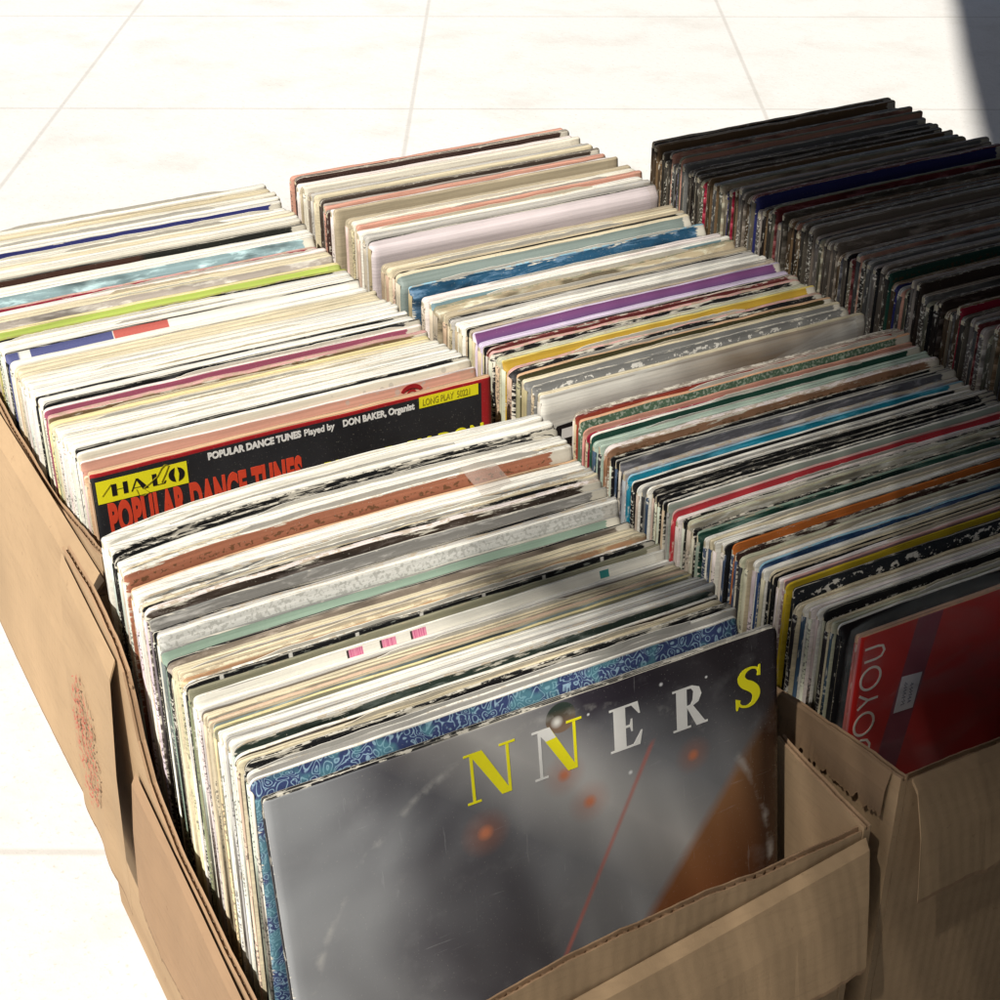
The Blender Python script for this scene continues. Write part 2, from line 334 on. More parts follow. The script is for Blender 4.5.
ROWS = {
 'A': [
  (1.4547, 0.335, 0.0075, 'W', 'W', 'plain', 0.2, 'plain white'),
  (1.4437, 0.3342, 0.0075, 'CR', 'CR', 'plain', 0.3, 'plain cream'),
  (1.4329, 0.3335, 0.0075, 'OW', 'OW', 'plain', 0.3, 'plain off-white'),
  (1.4222, 0.3328, 0.0074, 'W', 'W', 'plain', 0.2, 'plain white'),
  (1.4117, 0.332, 0.0049, 'W', 'NV', 'plain', 0.3, 'navy blue'),
  (1.4033, 0.3275, 0.0062, 'W', 'W', 'plain', 0.2, 'plain white'),
  (1.3936, 0.328, 0.0062, 'OW', 'OW', 'plain', 0.2, 'plain off-white'),
  (1.384, 0.3285, 0.0061, 'CR', 'CR', 'plain', 0.2, 'plain cream'),
  (1.3748, 0.329, 0.0058, 'W', 'W', 'plain', 0.2, 'plain white'),
  (1.3655, 0.3298, 0.0075, 'OW', 'OW', 'plain', 0.2, 'plain off-white'),
  (1.3549, 0.328, 0.0023, 'BK', 'BRBK', 'split', 0.15, 'half brown half black'),
  (1.3496, 0.3235, 0.006, 'W', 'W', 'plain', 0.2, 'plain white'),
  (1.3403, 0.324, 0.0057, 'W', 'W', 'plain', 0.2, 'plain white'),
  (1.3315, 0.3245, 0.0033, 'W', 'BG1', 'photo', 0.2, 'pale blue-grey'),
  (1.3178, 0.319, 0.0025, 'PK', 'CM', 'plain', 0.8, 'crimson with a torn edge'),
  (1.3101, 0.319, 0.0063, 'PW', 'PW', 'plain', 0.2, 'pinkish white'),
  (1.3004, 0.3195, 0.0074, 'CR', 'CR', 'plain', 0.2, 'plain cream'),
  (1.2894, 0.3202, 0.0031, 'CR', 'WG', 'photo', 0.2, 'warm grey'),
  (1.2735, 0.319, 0.004, 'PY', 'LM', 'plain', 0.15, 'lime green'),
  (1.2572, 0.319, 0.002, 'OL', 'BK', 'plain', 0.7, 'black'),
  (1.2508, 0.319, 0.0075, 'W', 'W', 'plain', 0.1, 'plain white'),
  (1.2397, 0.319, 0.0075, 'W', 'W', 'plain', 0.1, 'plain white'),
  (1.2283, 0.319, 0.0015, 'BK', 'W', 'flag', 0.1, 'white with red and navy blocks'),
  (1.2114, 0.319, 0.0075, 'W', 'W', 'plain', 0.1, 'plain white'),
  (1.1998, 0.319, 0.0054, 'CR', 'CR', 'plain', 0.1, 'plain cream'),
  (1.1911, 0.3198, 0.0054, 'CR', 'CR', 'plain', 0.1, 'plain cream'),
  (1.1826, 0.3205, 0.0057, 'CR', 'CR', 'plain', 0.3, 'plain cream'),
  (1.1736, 0.3215, 0.0053, 'OW', 'OW', 'plain', 0.1, 'plain off-white'),
  (1.1651, 0.3225, 0.0052, 'W', 'W', 'plain', 0.1, 'plain white'),
  (1.1565, 0.3235, 0.0074, 'W', 'W', 'marks', 0.1, 'white with tiny printed marks'),
  (1.1457, 0.3242, 0.0061, 'W', 'W', 'plain', 0.1, 'plain white'),
  (1.1364, 0.3252, 0.0064, 'W', 'W', 'plain', 0.1, 'plain white'),
  (1.1265, 0.3262, 0.0014, 'BK', 'BK', 'plain', 0.2, 'thin black'),
  (1.1218, 0.3268, 0.0075, 'W', 'W', 'plain', 0.2, 'plain white'),
  (1.1111, 0.3278, 0.0016, 'BK', 'BK', 'photo', 0.3, 'glossy black'),
  (1.1062, 0.326, 0.0033, 'PW', 'MV', 'plain', 0.3, 'mauve'),
  (1.0993, 0.3232, 0.0048, 'PK', 'OB', 'plain', 0.8, 'pink edged brown'),
  (1.0912, 0.3218, 0.0053, 'PY', 'PY', 'plain', 0.2, 'pale yellow'),
  (1.0824, 0.323, 0.004, 'CR', 'CR', 'plain', 0.3, 'plain cream'),
  (1.0749, 0.3242, 0.0037, 'OW', 'OW', 'plain', 0.3, 'plain off-white'),
  (1.0679, 0.3255, 0.004, 'W', 'W', 'plain', 0.3, 'plain white'),
  (1.0605, 0.3268, 0.0034, 'W', 'W', 'plain', 0.3, 'plain white'),
  (1.0539, 0.328, 0.0036, 'OW', 'OW', 'plain', 0.3, 'plain off-white'),
  (1.047, 0.3292, 0.0045, 'W', 'W', 'plain', 0.1, 'plain white'),
  (1.0392, 0.3305, 0.0045, 'W', 'W', 'plain', 0.1, 'plain white'),
  (1.0312, 0.3318, 0.0059, 'W', 'W', 'marks', 0.1, 'white with a dark dash'),
  (1.0221, 0.3325, 0.0015, 'BK', 'BK', 'plain', 0.4, 'black'),
  (1.0173, 0.3322, 0.0029, 'W', 'CRW', 'ghost', 0.15, 'cream white with faint lettering'),
  (1.0112, 0.3275, 0.0017, 'PW', 'SM', 'ghost', 0.2, 'salmon pink with a red round emblem'),
  (1.0054, 0.319, 0.0021, 'CR', 'TN', 'plain', 0.2, 'peach tan'),
 ],
 'B': [
  (0.8833, 0.355, 0.0075, 'W', 'W', 'plain', 0.15, 'thick white gatefold'),
  (0.8726, 0.354, 0.0075, 'W', 'W', 'plain', 0.15, 'thick white gatefold'),
  (0.8615, 0.3542, 0.0014, 'BK', 'BK', 'scuff', 0.9, 'scuffed black'),
  (0.8569, 0.3525, 0.0014, 'BK', 'BK', 'scuff', 0.6, 'scuffed black'),
  (0.8519, 0.3512, 0.0051, 'W', 'W', 'plain', 0.1, 'plain white'),
  (0.8435, 0.3528, 0.0044, 'W', 'W', 'plain', 0.2, 'plain white'),
  (0.8357, 0.3545, 0.0014, 'CR', 'BK', 'plain', 0.8, 'torn black'),
  (0.8313, 0.355, 0.0034, 'W', 'RU', 'print', 0.6, 'rust brown'),
  (0.8243, 0.346, 0.0016, 'TN', 'OB', 'plain', 0.4, 'thin brown'),
  (0.8193, 0.3475, 0.0054, 'W', 'W', 'plain', 0.1, 'plain white'),
  (0.8103, 0.3492, 0.0052, 'W', 'W', 'plain', 0.1, 'plain white'),
  (0.8017, 0.3512, 0.0015, 'LG', 'GY', 'photo', 0.9, 'grey torn'),
  (0.7967, 0.351, 0.0027, 'W', 'W', 'plain', 0.9, 'ragged white'),
  (0.7906, 0.3528, 0.0023, 'CR', 'BK', 'plain', 0.9, 'ragged cream and black'),
  (0.7848, 0.353, 0.0037, 'PW', 'BB', 'photo', 0.8, 'cream edged black-brown photo'),
  (0.7777, 0.3482, 0.0014, 'GY', 'GYW', 'photo', 0.3, 'smoky grey'),
  (0.7728, 0.3435, 0.0014, 'BK', 'BK', 'plain', 0.2, 'thin black'),
  (0.768, 0.3455, 0.003, 'LG', 'GY', 'plain', 0.8, 'grey torn'),
  (0.7616, 0.3475, 0.0029, 'W', 'WS', 'speckle', 0.2, 'white speckled'),
  (0.7553, 0.3395, 0.0014, 'GY', 'MT', 'plain', 0.15, 'mint green'),
  (0.7453, 0.339, 0.0014, 'BK', 'TP', 'photo', 0.2, 'taupe'),
  (0.7374, 0.339, 0.0035, 'CR', 'CR', 'plain', 0.2, 'plain cream'),
  (0.7306, 0.341, 0.0036, 'CR', 'CR', 'plain', 0.2, 'plain cream'),
  (0.7236, 0.3428, 0.0036, 'CR', 'PO', 'photo', 0.9, 'worn peach'),
  (0.7165, 0.342, 0.0023, 'W', 'W', 'plain', 0.9, 'ragged white'),
  (0.7107, 0.3442, 0.0014, 'BK', 'BK', 'ticks', 0.4, 'black with white ticks'),
  (0.7058, 0.344, 0.0017, 'OG', 'OG', 'plain', 0.3, 'olive grey'),
  (0.7007, 0.3428, 0.0014, 'W', 'W', 'barcode', 0.1, 'white with three pink labels'),
  (0.6946, 0.339, 0.0025, 'W', 'W', 'plain', 0.1, 'plain white'),
  (0.6885, 0.3412, 0.0014, 'LG', 'TP', 'plain', 0.2, 'taupe'),
  (0.6835, 0.3425, 0.0028, 'CR', 'BG', 'plain', 0.3, 'dull beige'),
  (0.6772, 0.3448, 0.0014, 'CR', 'TPL', 'photo', 0.3, 'pale taupe'),
  (0.6725, 0.346, 0.0025, 'PO2', 'BG', 'plain', 0.4, 'peach edged'),
  (0.6664, 0.3485, 0.0014, 'BG', 'LBG', 'photo', 0.4, 'pale blue-grey'),
  (0.6616, 0.3492, 0.0016, 'PY', 'OG', 'plain', 0.3, 'khaki'),
  (0.6566, 0.35, 0.0024, 'W', 'W', 'plain', 0.1, 'plain white'),
  (0.6509, 0.3522, 0.0029, 'W', 'W', 'plain', 0.1, 'plain white'),
  (0.6447, 0.3545, 0.0024, 'LG', 'LG', 'plain', 0.5, 'pale grey'),
  (0.6411, 0.355, 0.0036, 'W', 'W', 'plain', 0.2, 'plain white'),
  (0.6364, 0.3552, 0.0014, 'LG', 'DTG', 'photo', 0.8, 'dark green furry edged'),
  (0.6315, 0.3525, 0.0017, 'W', 'BB', 'photo', 0.4, 'cream edged dark brown'),
  (0.6262, 0.3535, 0.003, 'CR', 'CR', 'plain', 0.4, 'plain white'),
  (0.6207, 0.355, 0.0014, 'BK', 'BK', 'plain', 0.85, 'torn black'),
  (0.6158, 0.353, 0.0022, 'W', 'LG', 'plain', 0.5, 'pale grey'),
  (0.6101, 0.3522, 0.0015, 'W', 'PAI', 'paisley', 0.35, 'blue paisley'),
 ],
 'C': [
  (1.319, 0.34, 0.0075, 'BG', 'BG', 'plain', 0.3, 'plain beige'),
  (1.3091, 0.34, 0.0074, 'OW', 'OW', 'plain', 0.3, 'plain off-white'),
  (1.2992, 0.34, 0.0049, 'SM', 'SM', 'plain', 0.3, 'salmon pink'),
  (1.291, 0.3372, 0.0072, 'W', 'W', 'plain', 0.3, 'plain white'),
  (1.2808, 0.337, 0.0071, 'LG', 'LG', 'plain', 0.3, 'light grey'),
  (1.2705, 0.3352, 0.0019, 'BK', 'LP', 'outline', 0.1, 'lilac white with a black border'),
  (1.2394, 0.324, 0.0065, 'BG', 'BG', 'plain', 0.3, 'plain beige'),
  (1.2294, 0.3245, 0.0064, 'CR', 'CR', 'plain', 0.3, 'plain cream'),
  (1.2196, 0.325, 0.0051, 'BG', 'BK', 'plain', 0.5, 'beige and black'),
  (1.2112, 0.3245, 0.0052, 'CR', 'GG', 'plain', 0.3, 'grey-green'),
  (1.1835, 0.324, 0.002, 'LB', 'BL', 'photo', 0.8, 'blue and black torn'),
  (1.157, 0.324, 0.0075, 'PW', 'PW', 'plain', 0.1, 'pinkish white'),
  (1.1461, 0.3245, 0.0046, 'W', 'TG', 'plain', 0.2, 'teal grey'),
  (1.1361, 0.324, 0.0045, 'OG', 'CRB', 'photo', 0.9, 'olive grey with torn cream streaks'),
  (1.1188, 0.324, 0.0075, 'BG', 'BG', 'plain', 0.3, 'plain beige'),
  (1.1078, 0.3242, 0.0014, 'BK', 'BK', 'plain', 0.2, 'thin black'),
  (1.103, 0.325, 0.005, 'LG', 'LG', 'marks', 0.2, 'light grey'),
  (1.0948, 0.326, 0.0046, 'W', 'W', 'plain', 0.2, 'plain white'),
  (1.0867, 0.327, 0.0071, 'W', 'W', 'plain', 0.2, 'plain white'),
  (1.0761, 0.328, 0.0014, 'BK', 'BK', 'plain', 0.2, 'thin black'),
  (1.0713, 0.329, 0.0052, 'TPL', 'OB', 'plain', 0.6, 'pale taupe'),
  (1.063, 0.3295, 0.0014, 'LV', 'PU', 'purple', 0.1, 'purple standing taller than its neighbours'),
  (1.0547, 0.324, 0.0067, 'LV', 'LV', 'plain', 0.1, 'lilac white'),
  (1.0448, 0.3248, 0.0014, 'BK', 'BK', 'plain', 0.2, 'thin black'),
  (1.04, 0.3255, 0.0016, 'DR', 'DR', 'plain', 0.6, 'dark red'),
  (1.0351, 0.3245, 0.0033, 'PK', 'BK', 'plain', 0.9, 'pink torn edged'),
  (1.0249, 0.324, 0.0064, 'GC', 'GC', 'plain', 0.6, 'pale green-cream'),
  (1.0149, 0.325, 0.0016, 'YL', 'GD', 'plain', 0.15, 'golden yellow'),
  (1.0035, 0.324, 0.0031, 'PK', 'BK', 'plain', 0.9, 'torn black'),
  (0.9911, 0.324, 0.0027, 'TN', 'BO', 'plain', 0.4, 'dark olive'),
  (0.9805, 0.324, 0.0045, 'CR', 'GY', 'plain', 0.3, 'cream edged grey'),
  (0.9679, 0.324, 0.0015, 'GY', 'GL', 'letters', 0.7, 'grey lettered'),
 ],
 'D': [
  (0.9137, 0.325, 0.0043, 'TP', 'DR', 'plain', 0.9, 'maroon torn'),
  (0.9081, 0.3253, 0.0014, 'DR', 'RD', 'plain', 0.3, 'brick red'),
  (0.903, 0.3238, 0.0028, 'PE', 'GS', 'speckle2', 0.3, 'green speckled'),
  (0.8969, 0.3185, 0.0014, 'SM', 'SM', 'plain', 0.4, 'salmon pink'),
  (0.892, 0.3175, 0.0014, 'CM', 'CM', 'plain', 0.3, 'thin crimson'),
  (0.8871, 0.3188, 0.0023, 'W', 'DGN', 'plain', 0.2, 'dark green'),
  (0.8813, 0.3158, 0.004, 'MP', 'MP', 'plain', 0.15, 'pale mint'),
  (0.8737, 0.3175, 0.0034, 'MP', 'MP', 'plain', 0.15, 'pale mint'),
  (0.8668, 0.3193, 0.0047, 'PW', 'CO', 'print', 0.8, 'cream and copper lettered'),
  (0.8586, 0.314, 0.0014, 'BK', 'BK', 'plain', 0.6, 'black'),
  (0.8538, 0.3135, 0.0014, 'GY', 'BK', 'plain', 0.3, 'black'),
  (0.8491, 0.3143, 0.0014, 'GY', 'SL', 'photo', 0.2, 'slate grey'),
  (0.8441, 0.3093, 0.0037, 'LG', 'LVG', 'photo', 0.8, 'lilac grey torn'),
  (0.837, 0.3093, 0.0014, 'LB', 'TE', 'photo', 0.3, 'teal blue'),
  (0.8287, 0.309, 0.0014, 'W', 'BK', 'plain', 0.2, 'black'),
  (0.822, 0.309, 0.0024, 'W', 'W', 'plain', 0.2, 'plain white'),
  (0.8163, 0.3105, 0.0014, 'GY', 'GY', 'plain', 0.2, 'grey'),
  (0.8113, 0.3125, 0.0023, 'W', 'W', 'plain', 0.6, 'plain white'),
  (0.8056, 0.3143, 0.0014, 'BK', 'BK', 'scuff', 0.5, 'scuffed black'),
  (0.8008, 0.3135, 0.0014, 'BK', 'BK', 'scuff', 0.3, 'scuffed black'),
  (0.7959, 0.3128, 0.0014, 'BK', 'BK', 'plain', 0.6, 'black'),
  (0.791, 0.3125, 0.0014, 'GY', 'BK', 'plain', 0.8, 'black'),
  (0.7863, 0.3133, 0.0016, 'W', 'SG', 'plain', 0.2, 'silver green'),
  (0.7814, 0.3098, 0.0018, 'PK', 'RE', 'plain', 0.2, 'rose red'),
  (0.7734, 0.309, 0.0033, 'PW', 'PW', 'plain', 0.2, 'pinkish white'),
  (0.7665, 0.311, 0.0014, 'BK', 'BK', 'plain', 0.8, 'torn black'),
  (0.7617, 0.3125, 0.0043, 'GC', 'PB', 'photo', 0.8, 'patchy beige'),
  (0.754, 0.3098, 0.0014, 'BK', 'BK', 'plain', 0.9, 'torn black'),
  (0.7491, 0.3105, 0.0017, 'MT', 'DGN', 'photo', 0.5, 'dark green'),
  (0.7429, 0.309, 0.0031, 'W', 'W', 'plain', 0.2, 'plain white'),
  (0.7365, 0.3113, 0.0026, 'CR', 'CR', 'plain', 0.2, 'plain cream'),
  (0.7304, 0.3135, 0.003, 'W', 'W', 'plain', 0.2, 'plain white'),
  (0.7238, 0.3158, 0.0028, 'W', 'W', 'plain', 0.2, 'plain white'),
  (0.7176, 0.318, 0.0014, 'BK', 'BK', 'plain', 0.2, 'thin black'),
  (0.7126, 0.3205, 0.0014, 'OR', 'OR', 'plain', 0.4, 'orange'),
  (0.7077, 0.318, 0.0014, 'DBR', 'DBR', 'plain', 0.9, 'dark brown worn'),
  (0.7027, 0.3168, 0.0029, 'GC', 'GC', 'plain', 0.5, 'pale green-cream'),
  (0.6964, 0.3188, 0.0029, 'BG', 'BG', 'plain', 0.3, 'plain beige'),
  (0.6901, 0.3208, 0.0032, 'W', 'W', 'plain', 0.2, 'plain white'),
  (0.6834, 0.323, 0.0014, 'LB', 'NB', 'photo', 0.6, 'navy and pale blue'),
  (0.6787, 0.3213, 0.0032, 'W', 'W', 'plain', 0.2, 'plain white'),
  (0.672, 0.3233, 0.0022, 'CR', 'BK', 'plain', 0.5, 'cream edged black'),
  (0.6663, 0.3245, 0.0018, 'BG', 'BK', 'plain', 0.5, 'beige edged black'),
  (0.6619, 0.325, 0.0033, 'PW', 'PW', 'plain', 0.2, 'pinkish white'),
  (0.6575, 0.3255, 0.0014, 'PK', 'MVG', 'plain', 0.2, 'dusty mauve'),
  (0.6538, 0.325, 0.0014, 'MU', 'MU', 'plain', 0.15, 'mustard yellow'),
  (0.649, 0.324, 0.0014, 'BK', 'BKT', 'letters', 0.3, 'black with white lettering'),
  (0.6443, 0.3153, 0.0034, 'CR', 'CR', 'plain', 0.7, 'plain cream'),
  (0.6375, 0.3178, 0.0034, 'OW', 'W', 'plain', 0.2, 'off-white'),
  (0.6307, 0.3203, 0.0025, 'PW', 'PW', 'plain', 0.2, 'pinkish white'),
  (0.6246, 0.3228, 0.002, 'W', 'W', 'plain', 0.2, 'plain white'),
  (0.6193, 0.325, 0.0014, 'BK', 'BK', 'print', 0.2, 'black with small print'),
  (0.6143, 0.3208, 0.002, 'CR', 'CR', 'plain', 0.2, 'plain cream'),
  (0.6087, 0.3233, 0.002, 'GC', 'GC', 'plain', 0.4, 'pale green-cream'),
  (0.6037, 0.325, 0.0014, 'W', 'BK', 'plain', 0.5, 'white edged black'),
 ],
}
# ---------------------------------------------------------------- ground and the cartons
def sheet(name, x0, x1, y0, y1, z, mat):
    bm = bmesh.new(); bm.faces.new([bm.verts.new(p) for p in ((x0, y0, z), (x1, y0, z), (x1, y1, z), (x0, y1, z))]); o = bm_obj(name, bm, mat); o['kind'] = 'structure'; return o
N = NT('pale_concrete')
g1 = N.noise(N.map((1.3, 1.3, 1.3)), 1, 6, .6); g2 = N.noise(N.map((160, 160, 160)), 1, 4, .7); g3 = N.vor(N.map((70, 70, 70)))
gc = N.mul((.64, .63, .61), N.math('ADD', .86, N.math('MULTIPLY', g1, .18)))
gc = N.mix(N.math('MULTIPLY', N.ramp(g2, .58, .68), .5), gc, (.36, .34, .30))
g4 = N.noise(N.map((7, 7, 7), (5, 2, 0)), 1, 5, .65); gc = N.mix(N.math('MULTIPLY', N.ramp(g4, .5, .68), .35), gc, (.44, .42, .38)); 
def joint(axis):
    sp_ = N.n.new('ShaderNodeSeparateXYZ'); N.link(N.map((1, 1, 1), (.17, .31, 0), rot=(0, 0, .5)), sp_.inputs[0])
    return N.ramp(N.math('ABSOLUTE', N.math('SUBTRACT', N.math('FRACT', N.math('MULTIPLY', sp_.outputs[axis], 1.6)), .5)), .492, .497)
gc = N.mix(N.math('MULTIPLY', N.math('MAXIMUM', joint(0), joint(1)), .38), gc, (.30, .28, .25))
N.bump(N.math('ADD', g2, g3), .25, .0015)
sheet('ground', -12, 14, -8, 18, 0, N.done(gc, .85, .2))

CARDM = card_mat(); CARD_IN = card_mat('torn_cardboard', (.34, .22, .13)); CARD_DK = card_mat('dark_cardboard_core', (.26, .17, .10))  # darker brown for the torn liner and cut flap edges

def top_at(profile, s):
    for (a, za), (b, zb) in zip(profile, profile[1:]):
        if a <= s <= b: return za + (zb - za) * (s - a) / (b - a)
    return profile[0][1] if s < profile[0][0] else profile[-1][1]

def panel(name, parent, p0, p1, thick, z0, profile, seed, mats, rough=.0012, n=60):
    """upright corrugated panel from p0 to p1 (xy), profile = [(distance, top height)]; torn top with visible flutes"""
    p0 = Vector(p0); p1 = Vector(p1); L = (p1 - p0).length; d = (p1 - p0) / L; nn = Vector((-d.y, d.x))
    bm = bmesh.new(); rings = []
    for i in range(n + 1):
        s = L * i / n; z = top_at(profile, s) + rough * (mnoise.noise(Vector((s * 90, seed, 0))) + 1.5 * mnoise.noise(Vector((s * 25, seed, 5))))
        wob = .0015 * mnoise.noise(Vector((s * 14, seed, 2)))
        ring = []
        for off, zz in ((0, z0), (0, z0 + (z - z0) * .5), (0, z0 + (z - z0) * .85), (0, z), (thick * .28, z - .0006), (thick * .3, z - .003), (thick * .68, z - .003), (thick * .72, z + .0004), (thick, z - .0002), (thick, z0 + (z - z0) * .85), (thick, z0 + (z - z0) * .5), (thick, z0)):
            k = max(0, (zz - z0) / (z - z0)); q = p0 + d * s + nn * (off + wob * k)
            ring.append(bm.verts.new((q.x, q.y, zz)))
        rings.append(ring)
    m = len(rings[0])
    for a, b in zip(rings, rings[1:]):
        for j in range(m):
            k = (j + 1) % m; f = bm.faces.new((a[j], b[j], b[k], a[k])); f.material_index = 1 if 3 <= j <= 7 else 0
    bm.faces.new(rings[0]); bm.faces.new(rings[-1])
    # flutes inside the open top edge
    k = 0; s = .002
    while s < L - .004:
        z = top_at(profile, s) - .0012; q = p0 + d * s + nn * thick * .5
        a = q - d * .0006 - nn * thick * .2 * (1 if k % 2 else -1); b = q + d * .0028 + nn * thick * .2 * (1 if k % 2 else -1)
        vs_ = [bm.verts.new((a.x, a.y, z - .003)), bm.verts.new((b.x, b.y, z - .003)), bm.verts.new((b.x, b.y, z)), bm.verts.new((a.x, a.y, z))]
        f = bm.faces.new(vs_); f.material_index = 1
        s += .0034; k += 1
    return bm_obj(name, bm, mats, parent)

def flap(parent, hinge0, hinge1, out, drop, thick, seed, mats, n=90, name='flap', ragged=.004):
    """flap folded outwards over a wall: hinge line (3D) and outward vector"""
    h0 = Vector(hinge0); h1 = Vector(hinge1); out = Vector(out); bm = bmesh.new(); rings = []
    for i in range(n + 1):
        s = i / n; base = h0.lerp(h1, s); rr = ragged * (mnoise.noise(Vector((s * 22, seed, 0))) + mnoise.noise(Vector((s * 60, seed, 4))) * .6)
        ring = []
        for k, w in ((0, 0), (.3, .25), (.7, .65), (1, 1)):
            ring.append(base + out * k + out.normalized() * 0 + Vector((0, 0, rr * .9 if k == 1 else 0)) + Vector((0, 0, -drop * w * w)) + out.normalized() * (.004 * k * mnoise.noise(Vector((s * 2.5, k * 2, seed)))))
        up_ = [bm.verts.new(p) for p in ring]; lo = [bm.verts.new(p - Vector((0, 0, thick))) for p in reversed(ring)]
        rings.append(up_ + lo)
    m = len(rings[0])
    for a, b in zip(rings, rings[1:]):
        for j in range(m):
            k = (j + 1) % m; f = bm.faces.new((a[j], b[j], b[k], a[k])); f.material_index = 1 if j == 3 else 0
    bm.faces.new(rings[0]); bm.faces.new(rings[-1])
    return bm_obj(name, bm, mats, parent)

def carton(label, x0, x1, y0, y1, floor, left, right, front, back, seed, th=.005):
    c = empty('cardboard_carton', (0, 0, 0)); meta(c, label, 'carton', 'cartons full of records')
    mm = [CARDM, CARD_IN]
    bm = bmesh.new(); box(bm, x0 + th, x1 - th, y0 + th, y1 - th, .001, floor - .0008); bm_obj('bottom', bm, CARDM, c)
    panel('side_wall', c, (x0 + th, y0), (x0 + th, y1), th, .001, [(s - y0, z) for s, z in left], seed, mm)
    panel('side_wall', c, (x1, y0), (x1, y1), th, .001, [(s - y0, z) for s, z in right], seed + 1, mm)
    panel('end_wall', c, (x0 + th + .0005, y0 + 0), (x1 - th - .0005, y0 + 0), th, .001, [(s - x0, z) for s, z in front], seed + 2, mm)
    panel('end_wall', c, (x0 + th + .0005, y1 - th), (x1 - th - .0005, y1 - th), th, .001, [(s - x0, z) for s, z in back], seed + 3, mm)
    return c

FL = dict(A=.020, B=.040, C=.025, D=.0085, E=.028)
cA = carton('brown carton of records with the black dance tunes cover at its front', .196, .538, .925, 1.485, FL['A'],
   [(.925, .300), (1.0, .283), (1.06, .27), (1.485, .27)], [(.925, .25), (1.485, .25)], [(0, .25), (.34, .25)], [(0, .27), (.34, .27)], 11)
cB = carton('torn brown carton holding the records behind the cover lettered NNERS', .170, .5125, .505, .917, FL['B'],
   [(.505, .195), (.60, .20), (.72, .212), (.765, .232), (.782, .262), (.79, .298), (.81, .312), (.86, .322), (.917, .320)], [(.505, .262), (.59, .268), (.60, .225), (.917, .24)], [(0, .205), (.34, .258)], [(0, .30), (.34, .26)], 23)
cC = carton('brown carton of records with the stained white cover at its front', .540, .880, .922, 1.475, FL['C'],
   [(.922, .24), (1.475, .24)], [(.922, .24), (1.475, .24)], [(0, .262), (.34, .25)], [(0, .25), (.34, .25)], 37)
cD = carton('brown carton holding the records behind the red cover in plastic', .530, .893, .505, .9195, FL['D'],
   [(.505, .289), (.56, .282), (.62, .272), (.70, .262), (.9195, .25)], [(.505, .27), (.9195, .25)], [(0, .290), (.09, .288), (.35, .285)], [(0, .25), (.35, .25)], 41)
cE = carton('carton in deep shade at far right, full of dim beige record spines', 0.8960, 1.2365, .700, 1.385, FL['E'],
   [(.70, .22), (1.385, .22)], [(.70, .26), (1.385, .26)], [(0, .25), (.34, .25)], [(0, .26), (.34, .26)], 53)
# outward flaps and red stamp of the front cartons
flap(cB, (.168, .79, .225), (.168, .60, .200), (-.010, 0, -.004), .10, .003, 3, [CARD_IN, CARD_DK], name='side_flap', ragged=.006)
flap(cA, (.194, .9175, .286), (.194, 1.44, .262), (-.036, 0, -.002), .175, .003, 5, [CARDM, CARD_DK], name='side_flap', ragged=.0012)
flap(cB, (.1685, .914, .318), (.1685, .802, .305), (-.013, 0, -.001), .205, .003, 6, [CARDM, CARD_DK], name='side_flap', ragged=.0008)
flap(cD, (.5365, .503, .288), (.88, .503, .286), (0, -.020, -.002), .075, .003, 8, [CARDM, CARD_IN], name='end_flap', ragged=.003)
flap(cB, (.178, .503, .205), (.508, .503, .256), (0, -.016, -.004), .085, .003, 9, [CARDM, CARD_IN], name='end_flap', ragged=.004)

flap(cD, (.5293, .640, .275), (.5293, .512, .2885), (-.0045, 0, 0), .030, .0012, 17, [CARD_DK, CARD_IN], name='torn_liner', ragged=.009)
# faded red ink stamp on the outside of the torn carton (only broken strokes are left of it)
def stamp():
    bm = bmesh.new(); r_ = random.Random(12); k = 0
    for i in range(420):
        y = r_.uniform(.845, .900); z = r_.uniform(.135, .255)
        e = abs((y - .872) / .027) ** 2 + abs((z - .195) / .055) ** 2
        if e > 1 or r_.random() < e * .5: continue
        wf = lambda zz: .1685 - .013 * math.sqrt(max(0, (.311 - zz) / .205)) - .0028 - .000004 * k
        a = r_.choice([0, 1.57, .8, 2.4]) + r_.uniform(-.2, .2); l = r_.uniform(.0012, .0030); w = r_.uniform(.0004, .0008); k += 1
        d = Vector((math.cos(a), math.sin(a))) * l; n_ = Vector((-d.y, d.x)).normalized() * w
        f = bm.faces.new([bm.verts.new((wf(z + q.y), y + q.x, z + q.y)) for q in (d + n_, -d + n_, -d - n_, d - n_)])
    return bm
N = NT('faded_red_stamp'); bm_obj('stamp', stamp(), N.done((.46, .13, .09), .8, .1), cB)

# ---------------------------------------------------------------- the sleeves, row by row
ROWX = dict(A=.208, B=.185, C=.549, D=.5545, E=.9035)
ROWW = dict(A=.315, B=.312, C=.312, D=.317, E=.314)
PLACE = dict(A='rear left carton', B='front left carton', C='rear middle carton', D='front right carton', E='far right carton')
ORD = ['first', 'second', 'third', 'fourth', 'fifth', 'sixth', 'seventh', 'eighth', 'ninth', 'tenth', 'eleventh', 'twelfth', 'thirteenth', 'fourteenth', 'fifteenth', 'sixteenth', 'seventeenth', 'eighteenth', 'nineteenth', 'twentieth', 'twenty first', 'twenty second', 'twenty third', 'twenty fourth', 'twenty fifth', 'twenty sixth']
def bow_for(row, i, n, y):
    if row == 'B':
        k = max(0, 1 - i / 30.); A_ = .0200 * k * k + .0015
        return lambda u: -A_ * math.exp(-u / .06) - .0075 * k * k * max(0, (u - .12) / .19) ** 2
    a = .0022 * math.sin(y * 9 + dict(A=0, C=2, D=4, E=1)[row])
    return lambda u: -a * math.sin(u / .315 * math.pi) - .0012 * math.exp(-u / .03)
rnd = random.Random(7)
